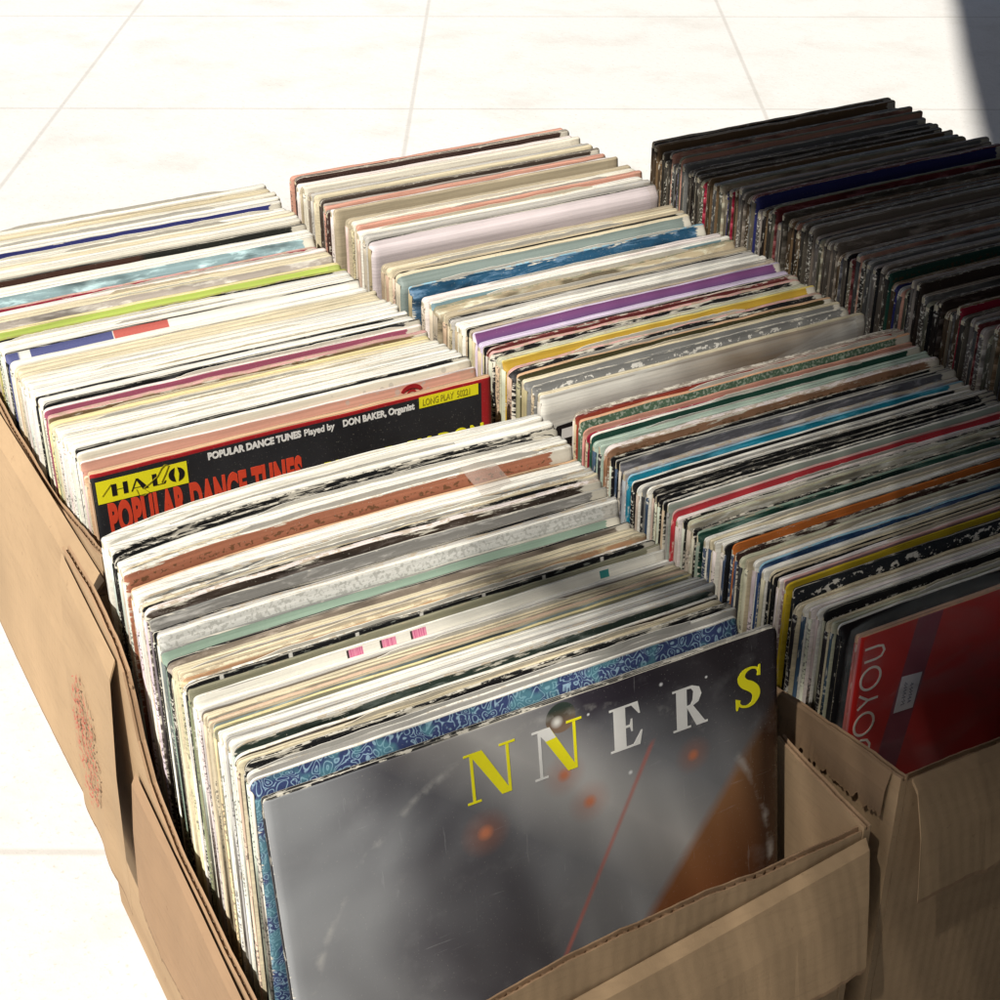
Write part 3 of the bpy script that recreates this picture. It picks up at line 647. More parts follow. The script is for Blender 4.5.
def inner_sleeve(o, W, t, bow, seed):
    """thin paper inner sleeve standing a little proud of the card, creased along its top"""
    r_ = random.Random(seed); a = r_.uniform(.004, .12); b = W - r_.uniform(.004, .12); h = r_.uniform(.0008, .0026); sl = r_.uniform(-.0012, .0012); yy = -t * r_.uniform(.35, .6)
    bm = bmesh.new(); prev = None; n = 46
    for i in range(n + 1):
        s = i / n; u = a + (b - a) * s
        z = h * min(1, s * 14, (1 - s) * 14) + sl * s + .0007 * mnoise.noise(Vector((u * 55, seed, 0))) + .0005 * mnoise.noise(Vector((u * 190, seed, 2)))
        y = yy + bow(u) + .0007 * mnoise.noise(Vector((u * 30, seed, 5)))
        ring = [bm.verts.new((u, y, -.006)), bm.verts.new((u, y - .0003, z)), bm.verts.new((u, y - .0006, z - .0001)), bm.verts.new((u, y - .0007, -.006))]
        if prev:
            for k in range(3): bm.faces.new((prev[k], ring[k], ring[k + 1], prev[k + 1]))
        prev = ring
    return bm_obj('inner_sleeve', bm, INNER[seed % 3], o)
INNER = [plain('inner_sleeve_paper', c_, .8, .2, 300, .3) for c_ in ((.72, .69, .60), (.60, .54, .42), (.52, .50, .45))]
SHORT = {'white with red and navy blocks': 'red and navy block', 'white with tiny printed marks': 'tiny marked', 'white with a dark dash': 'dark dash', 'cream white with faint lettering': 'faintly lettered',
 'purple standing taller than its neighbours': 'purple', 'salmon pink with a red round emblem': 'red emblem', 'lilac white with a black border': 'black bordered', 'white with three pink labels': 'pink labelled',
 'olive grey with torn cream streaks': 'cream streaked', 'black with white ticks': 'white ticked', 'crimson with a torn edge': 'crimson', 'black with white lettering': 'white lettered', 'cream and copper lettered': 'copper lettered',
 'black with small print': 'small print', 'half brown half black': 'brown black', 'cream edged black-brown photo': 'black-brown photo', 'ragged cream and black': 'cream black', 'dark taupe furry edged': 'dark taupe'}
sleeves = {}
for row, spec in ROWS.items():
    descs = [s[7] for s in spec]; anchor = None; count = {}
    out = []
    for i, (Y, z, t, ce, cf, pat, wear, desc) in enumerate(spec):
        nxt = spec[i + 1][0] if i + 1 < len(spec) else Y - t - .006
        gap = Y - t - nxt
        bulge = max(.0002, min(.0075, gap - .0013))
        W = ROWW[row] + rnd.uniform(-.0015, .0015); x = ROWX[row] + rnd.uniform(-.0014, .0014)
        H = z - FL[row]
        if row == 'D': x += .004 * i / len(spec)
        if row == 'B': W += .010 - .020 * i / len(spec)
        base = C[ce]
        if row == 'C': sc = random.Random(i).choice([(.52,.43,.29), (.60,.51,.36), (.44,.36,.24), (.66,.60,.46), (.38,.31,.2)])
        elif row == 'D' and lum(C[ce]) > .3 and cf not in ('W','PW','CR','MP','BG','GC'): sc = C[cf]
        elif row == 'D': sc = random.Random(i).choice([base, (.5,.43,.31), (.03,.03,.03), (.6,.56,.45), (.05,.08,.13), (.62,.58,.5)])
        else: sc = base
        sp = tuple(min(.8, q * rnd.uniform(.85, 1.05)) for q in sc)
        bw = bow_for(row, i, len(spec), Y)
        o = make_sleeve(x, Y, z, W, H, t, bulge, ce, cf, pat, wear, i * 13 + ord(row), bw, 0, 0, sp, text=(i % 3 != 0), r=.0042 if wear < .5 else .006)
        if descs.count(desc) == 1:
            lab = '%s record sleeve in the %s' % (desc, PLACE[row]); anchor = SHORT.get(desc, desc); count = {}
        else:
            count[desc] = count.get(desc, 0) + 1
            lab = '%s %s sleeve %s, %s' % (ORD[count[desc] - 1], desc.replace('plain ', ''), ('in front of the ' + anchor + ' one') if anchor else 'from the back', PLACE[row])
        meta(o, lab, 'record sleeve', 'record sleeves in the ' + PLACE[row])
        if t > .0019 and rnd.random() < .42:
            inner_sleeve(o, W, t, bw, i * 5 + ord(row))
        out.append(o)
    sleeves[row] = out
# the tail of the middle row, closing the gap behind it
Yc = 1.452; tr = random.Random(15); tk = [('SM', 'salmon'), ('DBR', 'dark brown'), ('PW', 'pinkish'), ('BG', 'beige'), ('OW', 'off-white'), ('TP', 'taupe'), ('LG', 'pale grey'), ('CR', 'cream'), ('BB', 'brown-black'), ('WG', 'warm grey')]; cnt = {}; i = 0
while Yc > 1.338:
    t = tr.uniform(.003, .006); bulge = tr.uniform(.001, .003); code, nm = tk[i % len(tk)]; z = .338 + tr.uniform(-.004, .003)
    o = make_sleeve(ROWX['C'] + tr.uniform(-.003, .001), Yc, z, .314, z - FL['C'], t, bulge, code, code, 'plain', .3, i + 400, bow_for('C', i, 1, Yc), 0, 0, C[code], text=i % 2 == 0)
    cnt[nm] = cnt.get(nm, 0) + 1
    meta(o, '%s %s sleeve among the hindmost records of the rear middle carton' % (ORD[cnt[nm] - 1], nm), 'record sleeve', 'record sleeves in the rear middle carton')
    Yc -= t + bulge + .0012; i += 1
# thin sleeves of the far right carton, spine colours darkened to deepen its shade
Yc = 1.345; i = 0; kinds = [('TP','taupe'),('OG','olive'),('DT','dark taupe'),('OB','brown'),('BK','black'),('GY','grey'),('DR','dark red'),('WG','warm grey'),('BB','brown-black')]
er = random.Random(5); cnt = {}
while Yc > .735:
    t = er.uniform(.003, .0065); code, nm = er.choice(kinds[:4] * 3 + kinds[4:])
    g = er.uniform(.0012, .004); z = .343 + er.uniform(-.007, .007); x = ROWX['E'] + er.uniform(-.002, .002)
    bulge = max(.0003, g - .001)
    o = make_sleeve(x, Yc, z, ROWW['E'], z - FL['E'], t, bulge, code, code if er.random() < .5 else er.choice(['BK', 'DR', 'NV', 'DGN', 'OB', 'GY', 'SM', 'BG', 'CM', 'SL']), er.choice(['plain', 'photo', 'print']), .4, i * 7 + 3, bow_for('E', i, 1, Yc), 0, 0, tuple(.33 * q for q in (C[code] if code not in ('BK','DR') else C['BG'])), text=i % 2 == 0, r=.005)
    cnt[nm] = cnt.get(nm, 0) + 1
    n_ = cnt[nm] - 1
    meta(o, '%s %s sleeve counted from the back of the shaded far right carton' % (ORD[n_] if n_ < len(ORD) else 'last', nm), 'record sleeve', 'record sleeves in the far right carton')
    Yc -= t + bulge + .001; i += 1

# ---------------------------------------------------------------- lettering helpers
def text_part(body, parent, mat, size, loc, rot, name='lettering', bold=0., sx=1., extrude=.0001, align='LEFT', space=1.):
    cu = bpy.data.curves.new(name, 'FONT'); cu.body = body; cu.size = size; cu.offset = bold; cu.extrude = extrude; cu.align_x = align; cu.space_character = space; cu.resolution_u = 6
    tmp = bpy.data.objects.new(name, cu); COL.objects.link(tmp); bpy.context.view_layer.update()
    me = bpy.data.meshes.new_from_object(tmp.evaluated_get(bpy.context.evaluated_depsgraph_get())); bpy.data.objects.remove(tmp)
    for v in me.vertices: v.co.x *= sx
    me.materials.clear(); me.materials.append(mat)
    o = bpy.data.objects.new(name, me); o.location = loc; o.rotation_euler = rot; return link(o, parent)
def poly_part(name, parent, polys, mats, s=1., loc=(0,0,0), rot=0., depth=.00012, shear=0.):
    """flat printed shapes on a cover face (x right, z up), each a hair further out"""
    bm = bmesh.new(); c, sn = math.cos(rot), math.sin(rot)
    for k, (pts, mi) in enumerate(polys):
        d = depth + .000004 * k
        P = [((x + shear * y) * s * c - y * s * sn, (x + shear * y) * s * sn + y * s * c) for x, y in pts]
        f = [bm.verts.new((x, -d, y)) for x, y in P]; b = [bm.verts.new((x, 0, y)) for x, y in P]
        q = bm.faces.new(f); q.material_index = mi; q = bm.faces.new(b[::-1]); q.material_index = mi
        for j in range(len(P)):
            q = bm.faces.new((f[j], b[j], b[(j + 1) % len(P)], f[(j + 1) % len(P)])); q.material_index = mi
    return bm_obj(name, bm, mats, parent, loc)
def stroke(pts, w):
    """[(x,y,width)] -> quads"""
    out = []; P = [Vector(p[:2]) for p in pts]; Ws = [p[2] for p in pts]
    nrm = []
    for i in range(len(P)):
        d = (P[min(i + 1, len(P) - 1)] - P[max(i - 1, 0)]).normalized(); nrm.append(Vector((-d.y, d.x)))
    for i in range(len(P) - 1):
        a, b = P[i], P[i + 1]
        out.append(([tuple(a + nrm[i] * Ws[i] / 2), tuple(b + nrm[i + 1] * Ws[i + 1] / 2), tuple(b - nrm[i + 1] * Ws[i + 1] / 2), tuple(a - nrm[i] * Ws[i] / 2)], w))
    return out
def arc(cx, cy, rx, ry, a0, a1, n, w0, w1=None):
    w1 = w0 if w1 is None else w1; L = []
    for i in range(n + 1):
        t = i / n; a = R(a0 + (a1 - a0) * t); L.append((cx + rx * math.cos(a), cy + ry * math.sin(a), w0 + (w1 - w0) * math.sin(math.pi * t)))
    return L
FRONT = (R(90), 0, 0)

ink_white = plain('white_ink', (.85, .84, .80), .5, .3, 200, .1); ink_yellow = plain('yellow_ink', (.92, .84, .02), .45, .3, 200, .1); ink_red = plain('red_ink', (.72, .07, .03), .5, .3, 200, .25)
ink_black = plain('black_ink', (.014, .012, .012), .5, .3); ink_dkyellow = plain('ochre_ink', (.42, .36, .02), .5, .3); ink_crimson = plain('crimson_ink', (.42, .02, .025), .4, .4, 60, .3)

# ---------------------------------------------------------------- the black dance tunes cover
def cover_only(front_builder, name):
    N = NT(name); col = front_builder(N); return N, col
N = NT('black_scratched_cover'); u, v = N.uv(); off = (3, 1, 2)
base = N.mix(N.ramp(N.noise(N.map((14, 14, 14), off), 1, 4, .6), .3, .8), (.016, .016, .018), (.035, .036, .040))
sc = N.noise(N.map((240, 240, 240), off), 1, 3, .6); base = N.mix(N.math('MULTIPLY', N.ramp(sc, .70, .76), .6), base, (.32, .32, .30))
edge = N.math('MINIMUM', N.math('ADD', v, .0003), N.math('SUBTRACT', .315, u))
rim = N.math('MAXIMUM', N.ramp(v, .0042, .0038), N.ramp(N.math('SUBTRACT', .3155, u), .0095, .009))
base = N.mix(rim, base, (.40, .018, .022))
base, n_ = wear_mix(N, base, (.02, .02, .02), .15, off, .315); N.bump(n_, .2, .0003)
halo_m = N.done(base, .42, .3)
hx, hy, hz, = .2085, .9875, .331
halo = bm_obj('record_sleeve', sleeve_mesh(.3155, hz + .0005 - FL['A'], .0050, 0, 99, None, .0045, .0004, step=0), [halo_m, edge_mat('TN', .3, 1), edge_mat('CR', .3, 1)], None, (hx, hy, hz + .0005), (R(-1.2), 0, 0), True)
hz += .0005
meta(halo, 'black dance tunes cover with red border, frontmost in the rear left carton', 'record sleeve', 'record sleeves in the rear left carton')
b = bmesh.new(); box(b, -.0006, .0004, -.0042, -.0006, -.30, -.008); bm_obj('spine', b, spine_mat((.62, .42, .27), False, 2), halo)
HY = -.0051       # front face of this sleeve in its own frame (a little bow included)
def on_halo(x, z): return (x - hx, HY, z - hz)
lab = [([(0, 0), (.066, -.0002), (.066, .0175), (0, .0178)], 0)]
st = poly_part('label_panel', halo, lab, [ink_yellow], 1, on_halo(.2115, .3055))
H_ = []
def blk(x, w, y0=.24, y1=.76): return ([(x, y0), (x + w, y0), (x + w, y1), (x, y1)], 0)
H_ += [blk(.16, .055), blk(.285, .05), ([(.20, .49), (.30, .49), (.30, .505), (.20, .505)], 0)]
H_ += [([(.425, .76), (.455, .76), (.56, .24), (.49, .24)], 0), ([(.365, .24), (.378, .24), (.442, .74), (.43, .76)], 0), ([(.39, .36), (.49, .36), (.49, .375), (.392, .375)], 0)]
H_ += [blk(.605, .05), ([(.655, .24), (.74, .24), (.755, .36), (.742, .36), (.72, .26), (.655, .262)], 0)]
H_ += [([(.86, .18)] + [(.86 - .075 * math.sin(R(a)), .5 - .30 * math.cos(R(a))) for a in range(10, 171, 20)] + [(.86, .82), (.845, .5)], 0), ([(.89, .18), (.905, .5), (.89, .82)] + [(.89 + .075 * math.sin(R(a)), .5 + .30 * math.cos(R(a))) for a in range(10, 171, 20)], 0)]
H2 = [([(x * .066, y * .0178) for x, y in P], m_) for P, m_ in H_]
poly_part('lettering', st, H2, [ink_black], 1, (0, -.00018, 0))
# the thin ochre ornament through the word
orn = stroke([(.012, .20 * .27, .0002)] if False else [(.05 * .066, .35 * .0178, .0005), (.16 * .066, .80 * .0178, .0005)], 0) + \
      stroke([(x * .066, y * .0178, .0006) for x, y in ((.42, .30), (.44, .02), (.50, -.06), (.56, .02), (.50, .25), (.66, .62), (.72, .95), (.76, 1.06), (.80, 1.0), (.76, .70), (.70, .32))], 0)
poly_part('ornament', st, orn, [ink_dkyellow], 1, (0, -.00035, 0))
text_part('POPULAR DANCE TUNES', halo, ink_white, .0074, on_halo(.2935, .3195), FRONT, bold=.00038, sx=.855)
text_part('Played by', halo, ink_white, .0074, on_halo(.3675, .3193), FRONT, bold=.0002, sx=.86)
text_part('DON BAKER, Organist', halo, ink_white, .0074, on_halo(.3985, .3192), FRONT, bold=.0003, sx=.825)
text_part('POPULAR DANCE TUNES', halo, ink_red, .034, on_halo(.2175, .2795), FRONT, bold=.0019, sx=.352, space=1.1, extrude=.00012)
text_part('PLAYED BY DON', halo, ink_yellow, .018, on_halo(.381, .2800), FRONT, bold=.0006, sx=.92, space=1.1)
text_part('AT THE CONSOLE', halo, ink_yellow, .018, on_halo(.428, .2880), FRONT, bold=.0004, sx=.45, space=1.1) if False else None
st2 = poly_part('label_panel', halo, [([(0, 0), (.0505, 0), (.0505, .0092), (0, .0092)], 0)], [ink_yellow], 1, on_halo(.4615, .3185))
text_part('LONG PLAY  50221', st2, ink_dkyellow, .0078, (.0025, -.0002, .0019), FRONT, bold=.0001, sx=.63)

# red emblem on the salmon sleeve behind it
sal = sleeves['A'][-2]
def yface(o, u=.15, v=.003): # front face depth of a row sleeve near its top
    best = 0
    for q in o.data.vertices:
        if abs(q.co.x - u) < .02 and abs(-q.co.z - v) < .004: best = min(best, q.co.y)
    return best
ys = yface(sal, .26, .006) - .0002
ring = stroke(arc(0, 0, .0085, .0065, 20, 160, 12, .0028, .0036), 0) + stroke(arc(0, 0, .0035, .0028, 0, 180, 8, .0016), 0)
poly_part('emblem', sal, ring, [ink_crimson], 1, (.258, ys, -.0088))

# ---------------------------------------------------------------- stained white cover at the front of the rear middle carton
csl = make_sleeve(.5395, .9385, .3335, .312, .3335 - FL['C'], .004, .003, 'CR', 'W', 'stain', .35, 77, lambda u: -.0005 * math.exp(-u / .02), 0, 0, (.55, .52, .46), False, .005)
meta(csl, 'brown stained white cover with a black badge, frontmost in the rear middle carton', 'record sleeve', 'record sleeves in the rear middle carton')
fr = [(-.011, -.0098), (.0115, -.0092), (.0118, .0085), (.0105, .0100), (-.0105, .0085), (-.0115, .0070)]
hole = [([(a * .60, b_ * .34 + .0008) for a, b_ in [(-.011, -.0125), (.004, -.0125), (.0085, -.009), (.0110, -.003), (.0110, .006), (.0085, .011), (.004, .0135), (-.0105, .0128)]], 1)]
poly_part('printed_badge', csl, [(fr, 0)] + hole, [ink_black, ink_white], 1, (.0235, -.0082, -.0375))

# ---------------------------------------------------------------- blue paisley, then the cover lettered NNERS
N = NT('space_art_cover'); u, v = N.uv(); off = (1.3, 2.2, .4)
a = N.noise(N.map((6, 6, 6), off), 1, 3, .5, .4); b_ = N.noise(N.map((45, 45, 45), off), 1, 4, .6)
col = N.mix(N.ramp(a, .35, .62), (.040, .034, .045), (.29, .30, .31))
# pale beam, dark corner and the orange wedge at the right
beam = N.math('SUBTRACT', N.math('MULTIPLY', u, .9), N.math('ADD', v, .10)); beam = N.ramp(N.math('ABSOLUTE', beam), .05, .0)
col = N.mix(N.math('MULTIPLY', beam, .65), col, (.60, .58, .55))
dk = N.math('ADD', N.math('MULTIPLY', N.math('SUBTRACT', u, .215), 10), N.math('MULTIPLY', N.math('SUBTRACT', .035, v), 9)); col = N.mix(N.math('MULTIPLY', N.ramp(dk, 0, .75), .92), col, (.022, .016, .018))
wedge = N.math('SUBTRACT', N.math('ADD', N.math('MULTIPLY', u, 1.25), v), .435)      # below the diagonal from the right edge
edge_soft = N.ramp(N.math('ADD', wedge, N.math('MULTIPLY', N.math('SUBTRACT', b_, .5), .006)), -.004, .010)
fade = N.ramp(u, .302, .270)
org = N.mix(fade, (.05, .022, .012), N.mix(N.ramp(v, .05, .16), (.46, .25, .12), (.26, .10, .04))); col = N.mix(edge_soft, col, org)
for (cu_, cv_, rr) in ((.168, .048, .0045), (.183, .071, .0045), (.252, .066, .004), (.118, .066, .005), (.21, .062, .0016), (.232, .0125, .0014), (.185, .0155, .0010), (.262, .018, .0010)):
    d2 = N.math('ADD', N.math('POWER', N.math('SUBTRACT', u, cu_), 2), N.math('POWER', N.math('SUBTRACT', v, cv_), 2)); d_ = N.math('SQRT', d2)
    col = N.mix(N.math('MULTIPLY', N.ramp(d_, rr * 3.2, rr * .4), .45), col, (.42, .15, .08)) if rr > .003 else col
    col = N.mix(N.ramp(d_, rr * 1.1, rr * .3), col, (.60, .22, .12) if rr > .003 else (.8, .8, .8))
ln = N.math('ABSOLUTE', N.math('SUBTRACT', N.math('ADD', N.math('MULTIPLY', u, 1.9), v), .475)); col = N.mix(N.math('MULTIPLY', N.math('MULTIPLY', N.ramp(ln, .005, .0005), N.ramp(v, .045, .05)), .6), col, (.55, .14, .10))
orb = N.math('SQRT', N.math('ADD', N.math('POWER', N.math('SUBTRACT', u, .168), 2), N.math('POWER', N.math('SUBTRACT', v, .0115), 2)))
col = N.mix(N.ramp(orb, .0095, .009), col, N.mix(N.ramp(N.math('SQRT', N.math('ADD', N.math('POWER', N.math('SUBTRACT', u, .1655), 2), N.math('POWER', N.math('SUBTRACT', v, .0135), 2))), .0008, .0042), (.80, .78, .72), N.mix(N.ramp(v, .006, .018), (.035, .05, .04), (.24, .16, .11))))
rw = N.math('SQRT', N.math('ADD', N.math('POWER', N.math('SUBTRACT', u, .157), 2), N.math('POWER', N.math('SUBTRACT', v, .158), 2)))
rw = N.ramp(N.math('ABSOLUTE', N.math('SUBTRACT', rw, .149)), .0035, .0005)
col = N.mix(N.math('MULTIPLY', N.math('MULTIPLY', rw, N.ramp(b_, .48, .62)), .45), col, (.50, .49, .46))
scr_ = N.noise(N.map((320, 320, 26), (2, 2, 2), rot=(0, .5, 0)), 1, 4, .7); col = N.mix(N.math('MULTIPLY', N.ramp(scr_, .66, .72), .15), col, (.5, .5, .5))
scr_ = N.noise(N.map((22, 320, 300), (7, 2, 5), rot=(0, .2, 0)), 1, 4, .7); col = N.mix(N.math('MULTIPLY', N.ramp(scr_, .66, .72), .15), col, (.5, .5, .5))
col = N.mix(N.math('MULTIPLY', N.ramp(b_, .55, .75), .12), col, (.4, .4, .4))
col, n_ = wear_mix(N, col, (.05, .05, .05), .12, off, .312); N.bump(n_, .15, .0003)
win_m = N.done(col, .22, .5)
wx, wy, wz = .1835, .5880, .3575
lean = R(-8.5)
win = bm_obj('record_sleeve', sleeve_mesh(.312, .320, .0045, 0, 55, None, .006, .0004, step=0), [win_m, edge_mat('BK', .6, 1), edge_mat('BK', .6, 2)], None, (wx, wy, wz), (lean, 0, 0), True)
meta(win, 'dark grey space art cover with serif letters NNERS, frontmost sleeve', 'record sleeve', 'record sleeves in the front left carton')
b2 = bmesh.new(); box(b2, -.0006, .0004, -.0030, -.0005, -.316, -.008); bm_obj('spine', b2, spine_mat((.03, .03, .035), False, 2), win)
WY = -.0046
def S_():
    P = [(.30, .20, .05), (.24, .06, .07), (.05, -.0, .06), (-.14, .08, .12), (-.20, .22, .17), (-.12, .36, .20), (.06, .47, .20), (.2, .60, .16)]
    pts = [(.27, .80, .05), (.22, .93, .06), (.08, .985, .06), (-.08, .94, .12), (-.155, .80, .18), (-.09, .64, .22), (.05, .52, .24), (.16, .38, .22), (.185, .22, .18), (.10, .06, .11), (-.05, .015, .06), (-.20, .09, .06), (-.27, .26, .05)]
    P3 = [Vector(p) for p in pts]; sm = []
    for i in range(len(P3) - 1):
        a, b, c, d = P3[max(i - 1, 0)], P3[i], P3[i + 1], P3[min(i + 2, len(P3) - 1)]
        for k in range(5):
            t = k / 5; sm.append(.5 * ((2 * b) + (c - a) * t + (2 * a - 5 * b + 4 * c - d) * t * t + (-a + 3 * b - 3 * c + d) * t ** 3))
    sm.append(P3[-1])
    return stroke([tuple(q) for q in sm], 0) + [([(.22, .74), (.30, .72), (.31, 1.0), (.27, 1.0)], 0), ([(-.31, .0), (-.27, .0), (-.20, .24), (-.31, .30)], 0)]
E_ = [([(-.22, 0), (.02, 0), (.02, 1), (-.22, 1)], 0), ([(-.30, 0), (.30, 0), (.30, .05), (-.30, .05)], 0), ([(-.30, .95), (.28, .95), (.28, 1), (-.30, 1)], 0), ([(0, .475), (.14, .475), (.14, .53), (0, .53)], 0),
      ([(.30, 0), (.36, .32), (.33, .32), (.16, .04)], 0), ([(.28, 1), (.32, .72), (.29, .72), (.14, .96)], 0), ([(.13, .36), (.16, .36), (.16, .65), (.13, .65), (.10, .50)], 0)]
R_ = [([(-.26, 0), (-.03, 0), (-.03, 1), (-.26, 1)], 0), ([(-.34, 0), (.05, 0), (.05, .05), (-.34, .05)], 0), ([(-.34, .95), (.02, .95), (.02, 1), (-.34, 1)], 0)] + \
     stroke([(-.06, .975, .05), (.08, .965, .07), (.18, .88, .15), (.20, .75, .19), (.16, .61, .15), (.06, .525, .06), (-.06, .515, .05)], 0) + [([(-.04, .52), (.10, .52), (.36, .05), (.36, 0), (.17, 0)], 0), ([(.17, 0), (.42, 0), (.42, .05), (.20, .05)], 0)]
def N_(left, right):
    return [([(-.33, 0), (-.28, 0), (-.28, .95), (-.33, .95)], left), ([(.28, 0), (.33, 0), (.33, .95), (.28, .95)], right), ([(-.33, 1), (-.12, 1), (.33, 0), (.16, 0), (-.30, .93)], right),
            ([(-.43, .955), (-.12, .955), (-.12, 1), (-.43, 1)], left), ([(.17, .955), (.44, .955), (.44, 1), (.17, 1)], right), ([(-.42, 0), (-.19, 0), (-.19, .045), (-.42, .045)], left)] + \
           ([([(-.33, 1), (-.12, 1), (-.02, .76), (-.20, .74), (-.30, .9)], left)] if left != right else [])
LH = .0305
def letter(polys, x, v, s=LH, rot=0.0): poly_part('letter', win, [([(px * 1.14, py - .5) for px, py in P], mi) for P, mi in polys], [ink_white, ink_yellow], s, (x, WY, -v), rot)
letter([(P, 1) for P, _ in S_()], .2905, .0345, .0250, .03)
letter(R_, .2495, .0335, .0268); letter(E_, .2075, .0318, .0278); letter(N_(0, 1), .1650, .0305, .031); letter(N_(1, 1), .1240, .0300, .031)

# the orange price slip / tape bridging two sleeves
rust = sleeves['B'][7]
tape_m = NT('clear_tape'); tape_m.b.inputs['Transmission Weight'].default_value = .0; tape_m.b.inputs['Alpha'].default_value = .28
tape_m = tape_m.done((.55, .48, .42), .25, .6)
bm = bmesh.new(); g = []
for i in range(9):
    for j in range(9):
        g.append(bm.verts.new((.232 + i * .0032 + j * .0006, .0015 - j * .0036, .0022 + .0012 * math.sin(i * .6) - .00015 * j * j + .0006 * math.sin(j * 1.1))))
for i in range(8):
    for j in range(8): bm.faces.new((g[i * 9 + j], g[i * 9 + j + 1], g[(i + 1) * 9 + j + 1], g[(i + 1) * 9 + j]))
bm_obj('tape', bm, tape_m, rust, smooth=True)

# ---------------------------------------------------------------- red cover in a plastic sleeve at the front of the front right carton
N = NT('red_cover'); u, v = N.uv(); a = N.noise(N.map((9, 9, 9), (4, 4, 4)), 1, 3, .5)
col = N.mix(N.ramp(a, .3, .7), (.62, .022, .018), (.52, .03, .024)); col = N.mix(N.ramp(u, .0018, .0010), col, (.55, .18, .18))
glare_band = N.math('ABSOLUTE', N.math('SUBTRACT', N.math('SUBTRACT', u, .044), N.math('MULTIPLY', N.math('SUBTRACT', .07, v), .16))); col = N.mix(N.math('MULTIPLY', N.ramp(glare_band, .0105, .0095), .8), col, (.22, .07, .11))  # glare of the plastic painted on as a purple-grey band
red_m = N.done(col, .4, .4)
dx, dy, dz = .5580, .5865, .3275
red = bm_obj('record_sleeve', sleeve_mesh(.3125, .316, .0042, 0, 66, None, .002, .0002, step=0), [red_m, edge_mat('PE', .4, 1), edge_mat('PE', .4, 2)], None, (dx, dy, dz), (0, 0, 0), True)
meta(red, 'red cover lettered DO YOU in clear plastic, front right carton', 'record sleeve', 'record sleeves in the front right carton')
b2 = bmesh.new(); box(b2, -.0006, .0004, -.0028, -.0005, -.312, -.006); bm_obj('spine', b2, spine_mat((.5, .12, .1), False, 2), red)
t_white = plain('pale_line_ink', (.85, .76, .66), .5, .3, 100, .1)
RY = -.0043
def thin(pts, w=.0017): return stroke([(x * 1.12, y * 1.08, w) for x, y in pts], 0)
def circ(cx, cy, rx, ry, n=28): return thin([(cx + rx * math.cos(2 * math.pi * i / n), cy + ry * math.sin(2 * math.pi * i / n)) for i in range(n + 1)])
# letters rotated a quarter turn, read upwards: D O  Y O U
U = thin([(-.0072, .0045), (.0015, .0045), (.005, .0035), (.0065, .0), (.005, -.0035), (.0015, -.0045), (-.0065, -.0045)])
Yl = thin([(.0070, .0), (.0, .0)]) + thin([(.0, .0), (-.0065, .0050)]) + thin([(.0, .0), (-.0065, -.0050)])
Dl = thin([(.0065, -.005), (.0065, .001), (.004, .0048), (0, .006), (-.004, .0048), (-.0065, .001), (-.0065, -.005), (.0065, -.005)])
for nm, shp, x, z in (('letter', U, .0135, .3115), ('letter', circ(0, 0, .0068, .0078), .0130, .2925), ('letter', Yl, .0135, .2755), ('letter', circ(0, 0, .0068, .0080), .0130, .2570), ('letter', Dl, .0130, .2375)):
    poly_part(nm, red, shp, [t_white], 1, (x, RY, z - dz))
lbl = plain('price_label_paper', (.82, .78, .80), .6, .3, 90, .12)
stk = poly_part('price_sticker', red, [([(-.0090, -.0140), (.0066, -.0150), (.0098, .0120), (-.0066, .0138)], 0)], [lbl], 1, (.0455, RY - .0002, .2705 - dz))
scr = []
sr = random.Random(3)
for x0_ in (-.0025, .0025):
    yy = -.009
    while yy < .007:
        scr += stroke([(x0_ - .0014 + sr.uniform(-.0004, .0004), yy, .0005), (x0_ + .0014, yy + sr.uniform(-.0008, .0008), .0005), (x0_ - sr.uniform(0, .001), yy + .0015, .0005)], 0); yy += sr.uniform(.0022, .003)
poly_part('handwriting', stk, scr, [plain('blue_grey_ink', (.12, .12, .17), .5, .3)], 1, (0, -.0002, 0))
# the loose clear sleeve round it
pm = NT('clear_polythene'); w_ = pm.noise(pm.map((16, 16, 30), (1, 1, 1)), 1, 3, .6, .5); pm.bump(w_, .9, .003)
pm.b.inputs['Alpha'].default_value = .30; pm.val(pm.b.inputs['Alpha'], pm.math('ADD', .08, pm.math('MULTIPLY', pm.ramp(w_, .45, .8), .30)))
plast = pm.done((.42, .46, .46), .12, .8)
bm = bmesh.new(); nx, nz = 26, 14; gr = {}
for side, yb in (('f', -.0062), ('b', .0016)):
    for i in range(nx + 1):
        for j in range(nz + 1):
            u_ = i / nx; x = -.0055 + u_ * .325; z = .0155 - (j / nz) * .325
            edge_ = max(0, 1 - min(i, nx - i) / 2.) if j >= 0 else 0
            zc = z - (.010 * max(0, 1 - i / 2.) ** 2 if j == 0 else 0) - (.004 * math.sin(i * .8) * (1 if j == 0 else 0)) - (.006 * u_ if j == 0 else 0)
            puff = .0011 * mnoise.noise(Vector((i * .45, j * .6, 2 if side == 'f' else 7)))
            yy = yb + puff; yy = yy * (1 - .75 * max(0, 1 - i / 1.5)) - (.0022 if i == 0 else 0) * 0
            if j == 0: yy = -.0025 + (yy + .0025) * .3
            gr[side, i, j] = bm.verts.new((x, yy, zc))
    for i in range(nx):
        for j in range(nz):
            bm.faces.new((gr[side, i, j], gr[side, i + 1, j], gr[side, i + 1, j + 1], gr[side, i, j + 1]))
pl = bm_obj('plastic_sleeve', bm, plast, red, smooth=True)

# spine lettering on two dark sleeves of the front right carton
for idx, body, colr, sz in ((49, 'LOVERS', None, .0048),):
    pass

